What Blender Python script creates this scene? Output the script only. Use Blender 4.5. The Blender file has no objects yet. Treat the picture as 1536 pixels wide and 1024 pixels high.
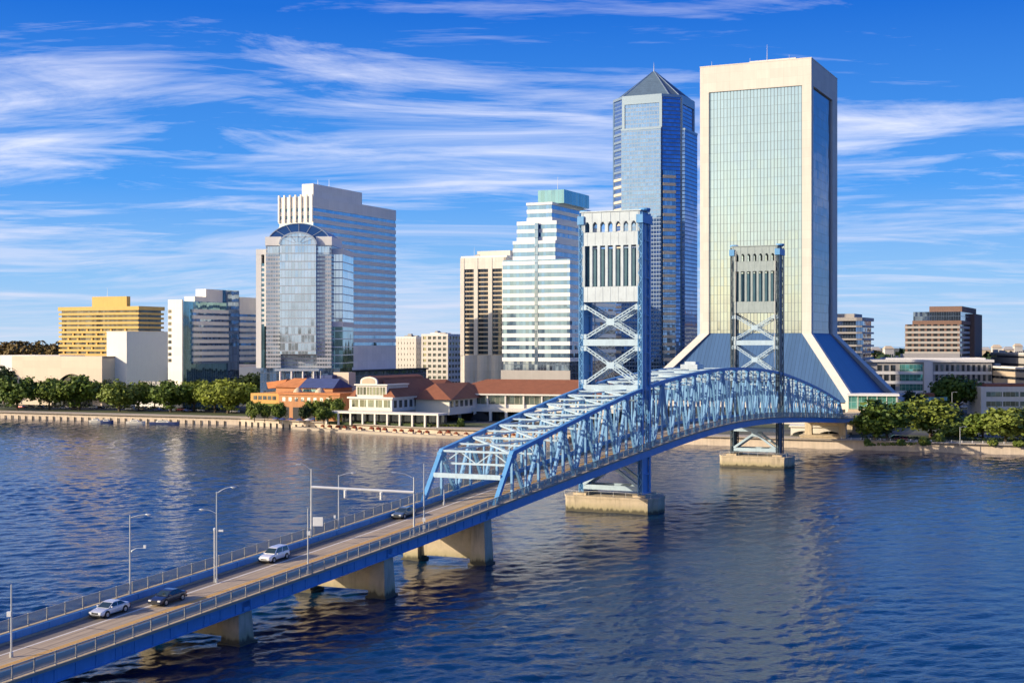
import bpy, bmesh, math, random
from mathutils import Vector, Matrix
import numpy as np

# ------------------------------------------------------------------ camera, sky, sun, exposure
SC = bpy.context.scene
COL = SC.collection
R = math.radians
CAM_H, FPX, HY = 36.0, 2100.0, 515.0
cam = bpy.data.cameras.new('camera')
cam.lens = 36 * FPX / 1536
cam.shift_y = -(512 - HY) / 1536
cam.clip_end = 40000
cam.clip_start = 1.0
cob = bpy.data.objects.new('camera', cam)
cob.location = (0, 0, CAM_H)
cob.rotation_euler = (R(90), 0, 0)
COL.objects.link(cob)
SC.camera = cob

SUN_EL = R(20)
SUN_DIR = Vector((-0.95, -0.31, 0)).normalized() * math.cos(SUN_EL) + Vector((0, 0, math.sin(SUN_EL)))
world = bpy.data.worlds.new('World')
SC.world = world
world.use_nodes = True
SC.view_settings.view_transform = 'Standard'
SC.view_settings.look = 'None'
SC.view_settings.exposure = 0.38
SC.view_settings.gamma = 1.0


class NT:
    """tiny node-tree writer"""
    def __init__(s, tree):
        s.t = tree
        s.t.nodes.clear()

    def n(s, typ, ins=None, **kw):
        nd = s.t.nodes.new(typ)
        for k, v in kw.items():
            setattr(nd, k, v)
        for k, v in (ins or {}).items():
            sock = nd.inputs[k]
            if isinstance(v, bpy.types.NodeSocket):
                s.t.links.new(v, sock)
            else:
                sock.default_value = v
        return nd

    def math(s, op, a, b=None, c=None, clamp=False):
        ins = {0: a}
        if b is not None: ins[1] = b
        if c is not None: ins[2] = c
        return s.n('ShaderNodeMath', ins, operation=op, use_clamp=clamp).outputs[0]

    def vec(s, op, a, b=None):
        ins = {0: a}
        if b is not None: ins[1] = b
        nd = s.n('ShaderNodeVectorMath', ins, operation=op)
        return nd.outputs['Value'] if op in ('DOT_PRODUCT', 'LENGTH') else nd.outputs[0]

    def mix(s, f, a, b, mode='MIX'):
        nd = s.n('ShaderNodeMix', None, data_type='RGBA', blend_type=mode)
        for k, v in ((0, f), (6, a), (7, b)):
            if isinstance(v, bpy.types.NodeSocket):
                s.t.links.new(v, nd.inputs[k])
            else:
                nd.inputs[k].default_value = v if k == 0 else (tuple(v) + (1,))[:4]
        return nd.outputs[2]

    def ramp(s, f, *stops, interp='LINEAR'):
        nd = s.n('ShaderNodeValToRGB', {0: f})
        cr = nd.color_ramp
        cr.interpolation = interp
        while len(cr.elements) < len(stops): cr.elements.new(0.5)
        for e, (p, c) in zip(cr.elements, stops):
            e.position = p
            e.color = (c, c, c, 1) if isinstance(c, (int, float)) else tuple(c) + (1,)
        return nd.outputs[0]

    def noise(s, vec, scale, detail=4, rough=0.55, dist=0.0, dim='3D'):
        nd = s.n('ShaderNodeTexNoise', {'Vector': vec, 'Scale': scale, 'Detail': detail, 'Roughness': rough, 'Distortion': dist}, noise_dimensions=dim)
        return nd.outputs[0]

    def link(s, a, b): s.t.links.new(a, b)


def make_world():
    nt = NT(world.node_tree)
    sky = nt.n('ShaderNodeTexSky', sky_type='NISHITA')
    sky.sun_disc = False
    sky.sun_elevation = SUN_EL
    sky.sun_rotation = math.atan2(SUN_DIR.x, SUN_DIR.y)
    sky.altitude = 0
    sky.air_density = 1.0
    sky.dust_density = 1.6
    sky.ozone_density = 1.5
    d = nt.n('ShaderNodeTexCoord').outputs['Generated']
    sp = nt.n('ShaderNodeSeparateXYZ', {0: d})
    x, y, z = sp.outputs
    # polarised deep blue away from the sun; the Nishita glow stays on the sun's side
    blue = nt.n('ShaderNodeValToRGB', {0: z})
    cr = blue.color_ramp
    stops = ((0.0, (3.7, 5.0, 6.5)), (0.045, (2.0, 4.0, 6.7)), (0.11, (0.50, 2.45, 6.5)), (0.23, (0.04, 1.10, 5.0)), (0.6, (0.10, 0.7, 3.8)))
    while len(cr.elements) < len(stops): cr.elements.new(0.5)
    for e, (p, c) in zip(cr.elements, stops):
        e.position = p; e.color = tuple(c) + (1,)
    sd = nt.vec('DOT_PRODUCT', d, tuple(SUN_DIR))
    away = nt.ramp(nt.math('MULTIPLY_ADD', sd, 0.5, 0.5), (0.62, 0.97), (0.97, 0.12))
    mixs = nt.n('ShaderNodeMix', {0: away}, data_type='RGBA')
    nt.link(nt.mix(1.0, sky.outputs[0], (1.32, 1.28, 1.18), 'MULTIPLY'), mixs.inputs[6]); nt.link(blue.outputs[0], mixs.inputs[7])
    base = mixs.outputs[2]
    inv = nt.math('DIVIDE', 1.0, nt.math('ADD', nt.math('MAXIMUM', z, 0.0), 0.085))
    px, py = nt.math('MULTIPLY', x, inv), nt.math('MULTIPLY', y, inv)
    p = nt.n('ShaderNodeCombineXYZ', {0: px, 1: py, 2: 0.0}).outputs[0]
    warp = nt.n('ShaderNodeTexNoise', {'Vector': p, 'Scale': 0.35, 'Detail': 2.0}, noise_dimensions='2D').outputs[1]
    pw = nt.vec('ADD', p, nt.vec('MULTIPLY', nt.vec('SUBTRACT', warp, (0.5, 0.5, 0.5)), (1.1, 0.9, 0)))

    def layer(rot, scl, off, detail, rough):
        mp = nt.n('ShaderNodeMapping', {'Vector': pw, 'Rotation': (0, 0, R(rot)), 'Location': off}).outputs[0]
        return nt.noise(nt.vec('MULTIPLY', mp, scl), 1.0, detail, rough, 0.35, dim='2D')
    a = layer(17, (0.40, 1.25, 1), (2.1, 0.4, 0), 10, 0.60)
    b = layer(-19, (0.50, 1.9, 1), (7.3, 3.1, 0), 10, 0.63)
    fib = layer(4, (1.5, 5.0, 1), (1.0, 9.0, 0), 6, 0.65)
    big = nt.noise(nt.vec('ADD', nt.vec('MULTIPLY', p, (0.30, 0.42, 1)), (4.7, 2.2, 0)), 1.0, 2, 0.5, dim='2D')
    c = nt.math('MAXIMUM', a, nt.math('SUBTRACT', b, 0.02))
    c = nt.math('ADD', nt.math('MULTIPLY', c, 0.74), nt.math('MULTIPLY', fib, 0.26))
    c = nt.math('ADD', c, nt.math('MULTIPLY', nt.math('SUBTRACT', big, 0.5), 0.40))
    c = nt.math('SUBTRACT', c, nt.math('MULTIPLY', x, 0.10))
    brk = nt.noise(nt.vec('ADD', nt.vec('MULTIPLY', pw, (1.3, 2.6, 1)), (5.0, 1.0, 0)), 1.0, 9, 0.68, 0.6, dim='2D')
    c = nt.math('ADD', c, nt.math('MULTIPLY', nt.math('SUBTRACT', brk, 0.5), 0.34))
    dens = nt.ramp(c, (0.48, 0.0), (0.58, 0.28), (0.79, 0.92))
    dens = nt.math('MULTIPLY', dens, nt.ramp(z, (0.0, 0.45), (0.04, 0.75), (0.10, 1.0), (0.24, 1.0), (0.36, 0.12)))
    low = nt.math('MULTIPLY', nt.ramp(layer(2, (0.30, 1.1, 1), (11.0, 5.0, 0), 8, 0.6), (0.56, 0.0), (0.68, 0.55)), nt.ramp(z, (0.008, 0.0), (0.03, 1.0), (0.10, 0.5), (0.16, 0.0)))
    dens = nt.math('MAXIMUM', dens, low)
    lit = nt.mix(nt.ramp(z, (0.0, 0.0), (0.14, 1.0)), (6.6, 5.9, 6.6), (7.9, 7.8, 8.3))
    col = nt.mix(nt.math('MULTIPLY', dens, 0.88), base, lit)
    bg = nt.n('ShaderNodeBackground', {'Color': col, 'Strength': 0.11})
    nt.n('ShaderNodeOutputWorld', {'Surface': bg.outputs[0]})


make_world()
sun = bpy.data.lights.new('sun', 'SUN')
sun.energy = 4.7
sun.angle = R(0.5)
sun.color = (1.0, 0.84, 0.62)
sob = bpy.data.objects.new('sun', sun)
sob.rotation_euler = SUN_DIR.to_track_quat('Z', 'Y').to_euler()
COL.objects.link(sob)

# ------------------------------------------------------------------ helpers
G = 2.8          # street level above the river


def P(px, py, Y):
    """world point that the photo shows at pixel px,py if it lies Y metres ahead (measuring the photo)"""
    return Vector(((px - 768) * Y / FPX, Y, CAM_H - (py - HY) * Y / FPX))


class MB:
    def __init__(s):
        s.v = []; s.f = []

    def add(s, vs, fs):
        o = len(s.v)
        s.v += [tuple(v) for v in vs]
        s.f += [tuple(i + o for i in f) for f in fs]
        return s

    def hexa(s, a):
        return s.add(a, [(0, 3, 2, 1), (4, 5, 6, 7), (0, 1, 5, 4), (1, 2, 6, 5), (2, 3, 7, 6), (3, 0, 4, 7)])

    def box(s, x0, x1, y0, y1, z0, z1):
        return s.hexa([(x0, y0, z0), (x1, y0, z0), (x1, y1, z0), (x0, y1, z0), (x0, y0, z1), (x1, y0, z1), (x1, y1, z1), (x0, y1, z1)])

    def beam(s, p0, p1, w, h, up=(0, 0, 1), w1=None, h1=None):
        p0, p1 = Vector(p0), Vector(p1)
        d = (p1 - p0).normalized()
        sd = d.cross(Vector(up))
        if sd.length < 1e-4: sd = d.cross(Vector((1, 0, 0)))
        sd.normalize()
        u = sd.cross(d)
        pts = []
        for p, ww, hh in ((p0, w, h), (p1, w1 or w, h1 or h)):
            for a, b in ((-1, -1), (1, -1), (1, 1), (-1, 1)):
                pts.append(p + sd * a * ww / 2 + u * b * hh / 2)
        return s.hexa(pts)

    def laced(s, p0, p1, sep, depth, tdir, n=None, plate=0.13):
        """two plates joined by zigzag lacing, the lacing on the faces that look along tdir"""
        p0, p1 = Vector(p0), Vector(p1)
        d = p1 - p0
        L = d.length
        d.normalize()
        t = Vector(tdir)
        t = (t - d * t.dot(d)).normalized()
        q = d.cross(t)
        for a in (-1, 1):
            s.beam(p0 + q * a * sep / 2, p1 + q * a * sep / 2, plate, depth, up=t)
        n = n or max(4, int(L / (sep * 1.3)))
        for f in (-1, 1):
            for i in range(n):
                a = -1 if i % 2 else 1
                A = p0 + d * (L * i / n) + q * a * sep / 2 + t * f * depth * 0.47
                B = p0 + d * (L * (i + 1) / n) - q * a * sep / 2 + t * f * depth * 0.47
                s.beam(A, B, 0.11, 0.03, up=t)
        return s

    def prism(s, poly, z0, z1, top=None):
        n = len(poly)
        top = top or poly
        vs = [(x, y, z0) for x, y in poly] + [(x, y, z1) for x, y in top]
        fs = [tuple(range(n - 1, -1, -1)), tuple(range(n, 2 * n))]
        fs += [(i, (i + 1) % n, n + (i + 1) % n, n + i) for i in range(n)]
        return s.add(vs, fs)

    def prism_y(s, poly, y0, y1):
        """polygon in x,z pushed along y"""
        n = len(poly)
        vs = [(x, y0, z) for x, z in poly] + [(x, y1, z) for x, z in poly]
        fs = [tuple(range(n)), tuple(range(2 * n - 1, n - 1, -1))]
        fs += [(i, n + i, n + (i + 1) % n, (i + 1) % n) for i in range(n)]
        return s.add(vs, fs)

    def tube(s, pts, r, n=6, r1=None):
        pts = [Vector(p) for p in pts]
        rings = []
        for i, p in enumerate(pts):
            d = (pts[min(i + 1, len(pts) - 1)] - pts[max(i - 1, 0)]).normalized()
            a = d.cross(Vector((0, 0, 1)))
            if a.length < 0.05: a = d.cross(Vector((1, 0, 0)))
            a.normalize(); b = d.cross(a)
            rr = r + ((r1 if r1 is not None else r) - r) * i / max(1, len(pts) - 1)
            rings.append([p + (a * math.cos(k * 2 * math.pi / n) + b * math.sin(k * 2 * math.pi / n)) * rr for k in range(n)])
        vs = [v for rg in rings for v in rg]
        fs = [tuple(range(n)), tuple(range(len(vs) - 1, len(vs) - n - 1, -1))]
        for i in range(len(pts) - 1):
            for k in range(n):
                fs.append((i * n + k, i * n + (k + 1) % n, (i + 1) * n + (k + 1) % n, (i + 1) * n + k))
        return s.add(vs, fs)

    def lathe(s, prof, n=12, c=(0, 0, 0)):
        vs = []
        for r, z in prof:
            for k in range(n):
                a = 2 * math.pi * k / n
                vs.append((c[0] + r * math.cos(a), c[1] + r * math.sin(a), c[2] + z))
        m = len(prof)
        fs = [tuple(range(n - 1, -1, -1)), tuple(range((m - 1) * n, m * n))]
        for i in range(m - 1):
            for k in range(n):
                fs.append((i * n + k, i * n + (k + 1) % n, (i + 1) * n + (k + 1) % n, (i + 1) * n + k))
        return s.add(vs, fs)

    def sweep(s, sec, ss, zf, close=True):
        """cross-section [(t,dz)] carried along the bridge"""
        n = len(sec)
        vs = [(t, q, zf(q) + dz) for q in ss for t, dz in sec]
        fs = []
        for i in range(len(ss) - 1):
            for k in range(n if close else n - 1):
                fs.append((i * n + k, i * n + (k + 1) % n, (i + 1) * n + (k + 1) % n, (i + 1) * n + k))
        if close:
            fs += [tuple(range(n)), tuple(range(len(vs) - 1, len(vs) - n - 1, -1))]
        return s.add(vs, fs)

    def build(s, name, mat, parent=None, fix=True, smooth=False, bevel=0):
        me = bpy.data.meshes.new(name)
        me.from_pydata(s.v, [], s.f)
        if fix:
            bm = bmesh.new(); bm.from_mesh(me)
            bmesh.ops.recalc_face_normals(bm, faces=bm.faces)
            bm.to_mesh(me); bm.free()
        if smooth:
            for p in me.polygons: p.use_smooth = True
        if mat: me.materials.append(mat)
        o = bpy.data.objects.new(name, me)
        COL.objects.link(o)
        if parent: o.parent = parent
        if bevel:
            b = o.modifiers.new('bevel', 'BEVEL'); b.width = bevel; b.segments = 2; b.limit_method = 'ANGLE'
        return o


def tag(o, label=None, cat=None, group=None, kind=None):
    if label: o['label'] = label
    if cat: o['category'] = cat
    if group: o['group'] = group
    if kind: o['kind'] = kind
    return o


def empty(name, loc, rz=0.0):
    o = bpy.data.objects.new(name, None)
    o.empty_display_size = 1
    COL.objects.link(o)
    o.location = loc
    o.rotation_euler = (0, 0, rz)
    return o


def copy_tree(o, parent=None):
    c = o.copy(); COL.objects.link(c); c.parent = parent
    for ch in list(o.children): copy_tree(ch, c)
    return c


# ------------------------------------------------------------------ materials
def principled(name):
    m = bpy.data.materials.new(name)
    m.use_nodes = True
    nt = NT(m.node_tree)
    b = nt.n('ShaderNodeBsdfPrincipled')
    o = nt.n('ShaderNodeOutputMaterial', {0: b.outputs[0]})
    return m, nt, b


def facade(nt):
    """horizontal run along the wall and height, in the building's own frame, plus 'is a wall' mask"""
    oc = nt.n('ShaderNodeTexCoord').outputs['Object']
    nw = nt.n('ShaderNodeNewGeometry').outputs['True Normal']
    no = nt.n('ShaderNodeVectorTransform', {0: nw}, vector_type='NORMAL', convert_from='WORLD', convert_to='OBJECT').outputs[0]
    so = nt.n('ShaderNodeSeparateXYZ', {0: oc}).outputs
    sn = nt.n('ShaderNodeSeparateXYZ', {0: nt.vec('NORMALIZE', no)}).outputs
    # tangent along the wall = (-ny, nx)
    h = nt.math('ADD', nt.math('MULTIPLY', so[0], nt.math('MULTIPLY', sn[1], -1.0)), nt.math('MULTIPLY', so[1], sn[0]))
    return h, so[2], oc, sn


def line_mask(nt, v, period, width):
    fr = nt.math('FRACT', nt.math('DIVIDE', v, period))
    return nt.math('LESS_THAN', fr, width / period), nt.math('FLOOR', nt.math('DIVIDE', v, period))


def wall_mat(name, col, var=0.10, rough=0.85, ph=None, pw=None, joint=0.82, streak=0.18):
    m, nt, b = principled(name)
    h, z, oc, sn = facade(nt)
    n1 = nt.noise(oc, 0.35, 5, 0.6)
    n2 = nt.noise(nt.vec('MULTIPLY', oc, (0.9, 0.9, 0.06)), 1.0, 4, 0.6)
    n3 = nt.noise(oc, 6.0, 3, 0.6)
    f = nt.math('ADD', nt.math('MULTIPLY', nt.math('SUBTRACT', n1, 0.5), var * 2), nt.math('MULTIPLY', nt.math('SUBTRACT', n2, 0.5), streak * 2))
    f = nt.math('ADD', f, nt.math('MULTIPLY', nt.math('SUBTRACT', n3, 0.5), 0.12))
    f = nt.math('ADD', f, 1.0)
    if ph:
        a, ia = line_mask(nt, z, ph, 0.09)
        k = a
        if pw:
            c, ic = line_mask(nt, h, pw, 0.09)
            k = nt.math('MAXIMUM', a, c)
            rnd = nt.n('ShaderNodeTexWhiteNoise', {'Vector': nt.n('ShaderNodeCombineXYZ', {0: ia, 1: ic}).outputs[0]}).outputs[0]
            f = nt.math('MULTIPLY', f, nt.math('ADD', 0.96, nt.math('MULTIPLY', rnd, 0.08)))
        f = nt.math('MULTIPLY', f, nt.math('SUBTRACT', 1.0, nt.math('MULTIPLY', k, 1 - joint)))
    c = nt.n('ShaderNodeMix', {0: 1.0}, data_type='RGBA', blend_type='MULTIPLY')
    c.inputs[6].default_value = tuple(col) + (1,)
    nt.link(nt.n('ShaderNodeCombineXYZ', {0: f, 1: f, 2: f}).outputs[0], c.inputs[7])
    nt.link(c.outputs[2], b.inputs['Base Color'])
    b.inputs['Roughness'].default_value = rough
    bp = nt.n('ShaderNodeBump', {'Strength': 0.25, 'Distance': 0.05, 'Height': n3})
    nt.link(bp.outputs[0], b.inputs['Normal'])
    return m


def glass_mat(name, tint, pw=1.5, ph=3.8, mull=(0.30, 0.33, 0.36), mw=0.12, mh=0.14, metal=0.8, rough=0.05, wob=0.010, dark=0.35, sill=None, sillfrac=0.0, broad=0.02):
    """reflective curtain-wall glass: panes with their own slight tilt and tint, mullions between"""
    m, nt, b = principled(name)
    h, z, oc, sn = facade(nt)
    a, ia = line_mask(nt, h, pw, mw)
    c, ic = line_mask(nt, z, ph, mh)
    wall = nt.math('LESS_THAN', nt.math('ABSOLUTE', sn[2]), 0.9)
    k = nt.math('MULTIPLY', nt.math('MAXIMUM', a, c), wall)
    wn = nt.n('ShaderNodeTexWhiteNoise', {'Vector': nt.n('ShaderNodeCombineXYZ', {0: ia, 1: ic, 2: 3.0}).outputs[0]})
    pane = nt.math('ADD', 1.0 - dark, nt.math('MULTIPLY', wn.outputs[0], dark))
    tc = nt.n('ShaderNodeMix', {0: 1.0}, data_type='RGBA', blend_type='MULTIPLY')
    tc.inputs[6].default_value = tuple(tint) + (1,)
    nt.link(nt.n('ShaderNodeCombineXYZ', {0: pane, 1: pane, 2: pane}).outputs[0], tc.inputs[7])
    basec = tc.outputs[2]
    if sill:
        s2 = nt.math('LESS_THAN', nt.math('FRACT', nt.math('DIVIDE', z, ph)), sillfrac)
        basec = nt.mix(nt.math('MULTIPLY', s2, 0.8), basec, sill)
    colr = nt.mix(k, basec, mull)
    nt.link(colr, b.inputs['Base Color'])
    nt.link(nt.math('SUBTRACT', metal, nt.math('MULTIPLY', k, metal)), b.inputs['Metallic'])
    nt.link(nt.math('ADD', rough, nt.math('MULTIPLY', k, 0.4)), b.inputs['Roughness'])
    nw = nt.n('ShaderNodeNewGeometry').outputs['Normal']
    tilt = nt.vec('MULTIPLY', nt.vec('SUBTRACT', wn.outputs[1], (0.5, 0.5, 0.5)), (wob * 2,) * 3)
    low = nt.n('ShaderNodeTexNoise', {'Vector': oc, 'Scale': 0.11, 'Detail': 2.0}).outputs[1]
    tilt2 = nt.vec('MULTIPLY', nt.vec('SUBTRACT', low, (0.5, 0.5, 0.5)), (broad * 2,) * 3)
    nn = nt.vec('NORMALIZE', nt.vec('ADD', nt.vec('ADD', nw, tilt), tilt2))
    nt.link(nn, b.inputs['Normal'])
    return m


def plain(name, col, rough=0.6, metal=0.0, var=0.15, scale=0.8, coat=0.0):
    m, nt, b = principled(name)
    oc = nt.n('ShaderNodeTexCoord').outputs['Object']
    n1 = nt.noise(oc, scale, 5, 0.6)
    f = nt.math('ADD', 1.0, nt.math('MULTIPLY', nt.math('SUBTRACT', n1, 0.5), var * 2))
    c = nt.n('ShaderNodeMix', {0: 1.0}, data_type='RGBA', blend_type='MULTIPLY')
    c.inputs[6].default_value = tuple(col) + (1,)
    nt.link(nt.n('ShaderNodeCombineXYZ', {0: f, 1: f, 2: f}).outputs[0], c.inputs[7])
    nt.link(c.outputs[2], b.inputs['Base Color'])
    b.inputs['Roughness'].default_value = rough
    b.inputs['Metallic'].default_value = metal
    b.inputs['Coat Weight'].default_value = coat
    return m


def paint_mat(name, col, rust=0.35, rough=0.45):
    """bridge paint: faded patches, grime streaks, a little rust"""
    m, nt, b = principled(name)
    oc = nt.n('ShaderNodeTexCoord').outputs['Object']
    n1 = nt.noise(oc, 0.45, 6, 0.65)
    n2 = nt.noise(nt.vec('MULTIPLY', oc, (2.2, 2.2, 0.35)), 1.0, 5, 0.65)
    c1 = nt.mix(nt.ramp(n1, (0.35, 0.0), (0.7, 0.55)), col, tuple(min(1, v * 1.25 + 0.03) for v in col))
    c2 = nt.mix(nt.ramp(n2, (0.5, 0.0), (0.75, 0.38)), c1, tuple(v * 0.55 for v in col))
    c3 = nt.mix(nt.math('MULTIPLY', nt.ramp(nt.noise(oc, 1.7, 6, 0.7), (0.62, 0.0), (0.72, 1.0)), rust), c2, (0.16, 0.10, 0.06))
    nt.link(c3, b.inputs['Base Color'])
    b.inputs['Roughness'].default_value = rough
    return m


def pier_mat():
    m, nt, b = principled('pier_concrete')
    g = nt.n('ShaderNodeNewGeometry').outputs['Position']
    oc = nt.n('ShaderNodeTexCoord').outputs['Object']
    z = nt.n('ShaderNodeSeparateXYZ', {0: g}).outputs[2]
    n1 = nt.noise(oc, 0.5, 6, 0.65)
    n2 = nt.noise(nt.vec('MULTIPLY', oc, (1.2, 1.2, 0.15)), 1.0, 5, 0.6)
    c = nt.mix(nt.ramp(n1, (0.3, 0.0), (0.75, 1.0)), (0.56, 0.46, 0.32), (0.42, 0.35, 0.25))
    c = nt.mix(nt.ramp(n2, (0.5, 0.0), (0.75, 0.6)), c, (0.16, 0.14, 0.10))
    zz = nt.math('ADD', z, nt.math('MULTIPLY', nt.math('SUBTRACT', n2, 0.5), 2.2))
    alg = nt.ramp(nt.math('DIVIDE', zz, 5.0), (0.1, 1.0), (0.42, 0.0))
    c = nt.mix(nt.math('MULTIPLY', alg, 0.55), c, (0.20, 0.20, 0.06))
    wet = nt.ramp(nt.math('DIVIDE', zz, 5.0), (0.10, 1.0), (0.2, 0.0))
    c = nt.mix(nt.math('MULTIPLY', wet, 0.85), c, (0.045, 0.04, 0.03))
    nt.link(c, b.inputs['Base Color'])
    b.inputs['Roughness'].default_value = 0.85
    nt.link(nt.n('ShaderNodeBump', {'Strength': 0.4, 'Distance': 0.08, 'Height': nt.noise(oc, 3.0, 5, 0.6)}).outputs[0], b.inputs['Normal'])
    return m


def water_mat():
    m, nt, b = principled('river_water')
    g = nt.n('ShaderNodeNewGeometry').outputs['Position']
    w3 = nt.noise(nt.vec('MULTIPLY', g, (1.5, 1.9, 0)), 1.0, 4, 0.6, 0.4)
    w4 = nt.noise(nt.vec('MULTIPLY', g, (0.45, 0.6, 0)), 1.0, 3, 0.55, 0.5)
    hgt = nt.math('ADD', nt.math('MULTIPLY', w4, 0.07), nt.math('MULTIPLY', w3, 0.05))
    nt.link(nt.n('ShaderNodeBump', {'Strength': 1.0, 'Distance': 1.0, 'Height': hgt}).outputs[0], b.inputs['Normal'])
    b.inputs['Base Color'].default_value = (0.001, 0.026, 0.075, 1)
    b.inputs['Roughness'].default_value = 0.07
    b.inputs['IOR'].default_value = 1.33
    b.inputs['Specular Tint'].default_value = (0.84, 0.94, 1.0, 1)
    return m


def road_mat():
    m, nt, b = principled('bridge_road')
    oc = nt.n('ShaderNodeTexCoord').outputs['Object']
    sx = nt.n('ShaderNodeSeparateXYZ', {0: oc}).outputs
    st = nt.noise(nt.vec('MULTIPLY', oc, (2.2, 0.035, 0.0)), 1.0, 5, 0.6)
    n1 = nt.noise(oc, 0.5, 6, 0.65)
    c = nt.mix(nt.ramp(st, (0.35, 0.0), (0.7, 1.0)), (0.52, 0.40, 0.26), (0.27, 0.21, 0.15))
    c = nt.mix(nt.ramp(n1, (0.5, 0.0), (0.75, 0.5)), c, (0.24, 0.19, 0.14))
    shade_strip = nt.math('LESS_THAN', sx[0], -2.6)  # shadow of the left girder and railing painted as a darker strip
    c = nt.mix(nt.math('MULTIPLY', shade_strip, 0.75), c, (0.12, 0.112, 0.105))
    jt, _ = line_mask(nt, sx[1], 9.0, 0.18)
    c = nt.mix(nt.math('MULTIPLY', jt, 0.8), c, (0.05, 0.045, 0.04))
    nt.link(c, b.inputs['Base Color'])
    b.inputs['Roughness'].default_value = 0.75
    return m


def mesh_mat():
    m, nt, b = principled('rail_mesh')
    oc = nt.n('ShaderNodeTexCoord').outputs['Object']
    sx = nt.n('ShaderNodeSeparateXYZ', {0: oc}).outputs
    a, _ = line_mask(nt, nt.math('ADD', sx[1], sx[2]), 0.09, 0.040)
    c, _ = line_mask(nt, nt.math('SUBTRACT', sx[1], sx[2]), 0.09, 0.040)
    b.inputs['Base Color'].default_value = (0.46, 0.41, 0.34, 1)
    b.inputs['Roughness'].default_value = 0.5
    nt.link(nt.math('MAXIMUM', a, c), b.inputs['Alpha'])
    return m


def leaf_mat(name, c0, c1):
    m, nt, b = principled(name)
    oc = nt.n('ShaderNodeTexCoord').outputs['Object']
    oi = nt.n('ShaderNodeObjectInfo').outputs['Random']
    n1 = nt.noise(oc, 0.45, 4, 0.6)
    n2 = nt.noise(oc, 3.0, 2, 0.6)
    f = nt.math('ADD', nt.math('MULTIPLY', n1, 0.6), nt.math('MULTIPLY', n2, 0.4))
    f = nt.math('ADD', f, nt.math('MULTIPLY', nt.math('SUBTRACT', oi, 0.5), 0.25))
    nt.link(nt.mix(nt.ramp(f, (0.32, 0.0), (0.68, 1.0)), c0, c1), b.inputs['Base Color'])
    b.inputs['Roughness'].default_value = 0.6
    b.inputs['Specular IOR Level'].default_value = 0.25
    b.inputs['Subsurface Weight'].default_value = 0.0
    return m


def ground_mat():
    m, nt, b = principled('city_ground')
    g = nt.n('ShaderNodeNewGeometry').outputs['Position']
    n1 = nt.noise(g, 0.02, 5, 0.6)
    n2 = nt.noise(g, 0.4, 4, 0.6)
    c = nt.mix(nt.ramp(n1, (0.42, 0.0), (0.58, 1.0)), (0.10, 0.095, 0.085), (0.055, 0.075, 0.025))
    c = nt.mix(nt.math('MULTIPLY', n2, 0.4), c, (0.13, 0.12, 0.10))
    nt.link(c, b.inputs['Base Color'])
    b.inputs['Roughness'].default_value = 0.95
    return m


def tile_mat(name, col, along=0.45):
    m, nt, b = principled(name)
    oc = nt.n('ShaderNodeTexCoord').outputs['Object']
    sx = nt.n('ShaderNodeSeparateXYZ', {0: oc}).outputs
    n1 = nt.noise(oc, 0.35, 5, 0.65)
    n2 = nt.noise(oc, 2.5, 4, 0.6)
    a, _ = line_mask(nt, sx[2], along, 0.10)
    f = nt.math('ADD', nt.math('MULTIPLY', n1, 0.6), nt.math('MULTIPLY', n2, 0.4))
    c = nt.mix(nt.ramp(f, (0.3, 0.0), (0.72, 1.0)), tuple(v * 0.75 for v in col), tuple(v * 1.25 for v in col))
    c = nt.mix(nt.math('MULTIPLY', a, 0.35), c, tuple(v * 0.4 for v in col))
    nt.link(c, b.inputs['Base Color'])
    b.inputs['Roughness'].default_value = 0.8
    return m


def seam_mat(name, col, pitch=1.2):
    """standing-seam metal roof"""
    m, nt, b = principled(name)
    h, z, oc, sn = facade(nt)
    a, ia = line_mask(nt, h, pitch, 0.16)
    rnd = nt.n('ShaderNodeTexWhiteNoise', {'Vector': nt.n('ShaderNodeCombineXYZ', {0: ia}).outputs[0]}).outputs[0]
    n1 = nt.noise(oc, 0.3, 4, 0.6)
    c = nt.mix(nt.math('ADD', nt.math('MULTIPLY', rnd, 0.35), nt.math('MULTIPLY', n1, 0.4)), tuple(v * 0.8 for v in col), tuple(v * 1.3 for v in col))
    c = nt.mix(nt.math('MULTIPLY', a, 0.6), c, tuple(v * 0.4 for v in col))
    nt.link(c, b.inputs['Base Color'])
    b.inputs['Roughness'].default_value = 0.4
    b.inputs['Metallic'].default_value = 0.3
    return m


M = {}
M['blue'] = paint_mat('bridge_blue_paint', (0.085, 0.275, 0.540))
M['pale'] = paint_mat('bridge_pale_blue_paint', (0.36, 0.48, 0.57), 0.4)
M['far_leg'] = paint_mat('far_tower_leg_tone', (0.035, 0.075, 0.115), 0.3)  # far tower legs, set darker than the near tower's
M['greypanel'] = paint_mat('far_tower_panel_tone', (0.27, 0.33, 0.34), 0.3)  # far tower panels, set greyer and darker than the near ones
M['slot'] = paint_mat('slot_blue_paint', (0.045, 0.13, 0.19), 0.2)
M['truss'] = paint_mat('truss_member_paint', (0.15, 0.33, 0.54), 0.4)
M['panel'] = paint_mat('tower_panel_paint', (0.44, 0.51, 0.56), 0.12)
M['pier'] = pier_mat()
M['water'] = water_mat()
M['road'] = road_mat()
M['mesh'] = mesh_mat()
M['walk'] = wall_mat('walkway_concrete', (0.40, 0.33, 0.23), 0.15, 0.9, 3.0, None)
M['yellow_line'] = plain('yellow_line_paint', (0.70, 0.36, 0.03), 0.7, 0, 0.35, 2.0)
M['white_line'] = plain('white_line_paint', (0.72, 0.70, 0.66), 0.7, 0, 0.3, 2.0)
M['galv'] = plain('galvanised_steel', (0.52, 0.53, 0.53), 0.4, 0.4, 0.12, 1.0)
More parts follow.
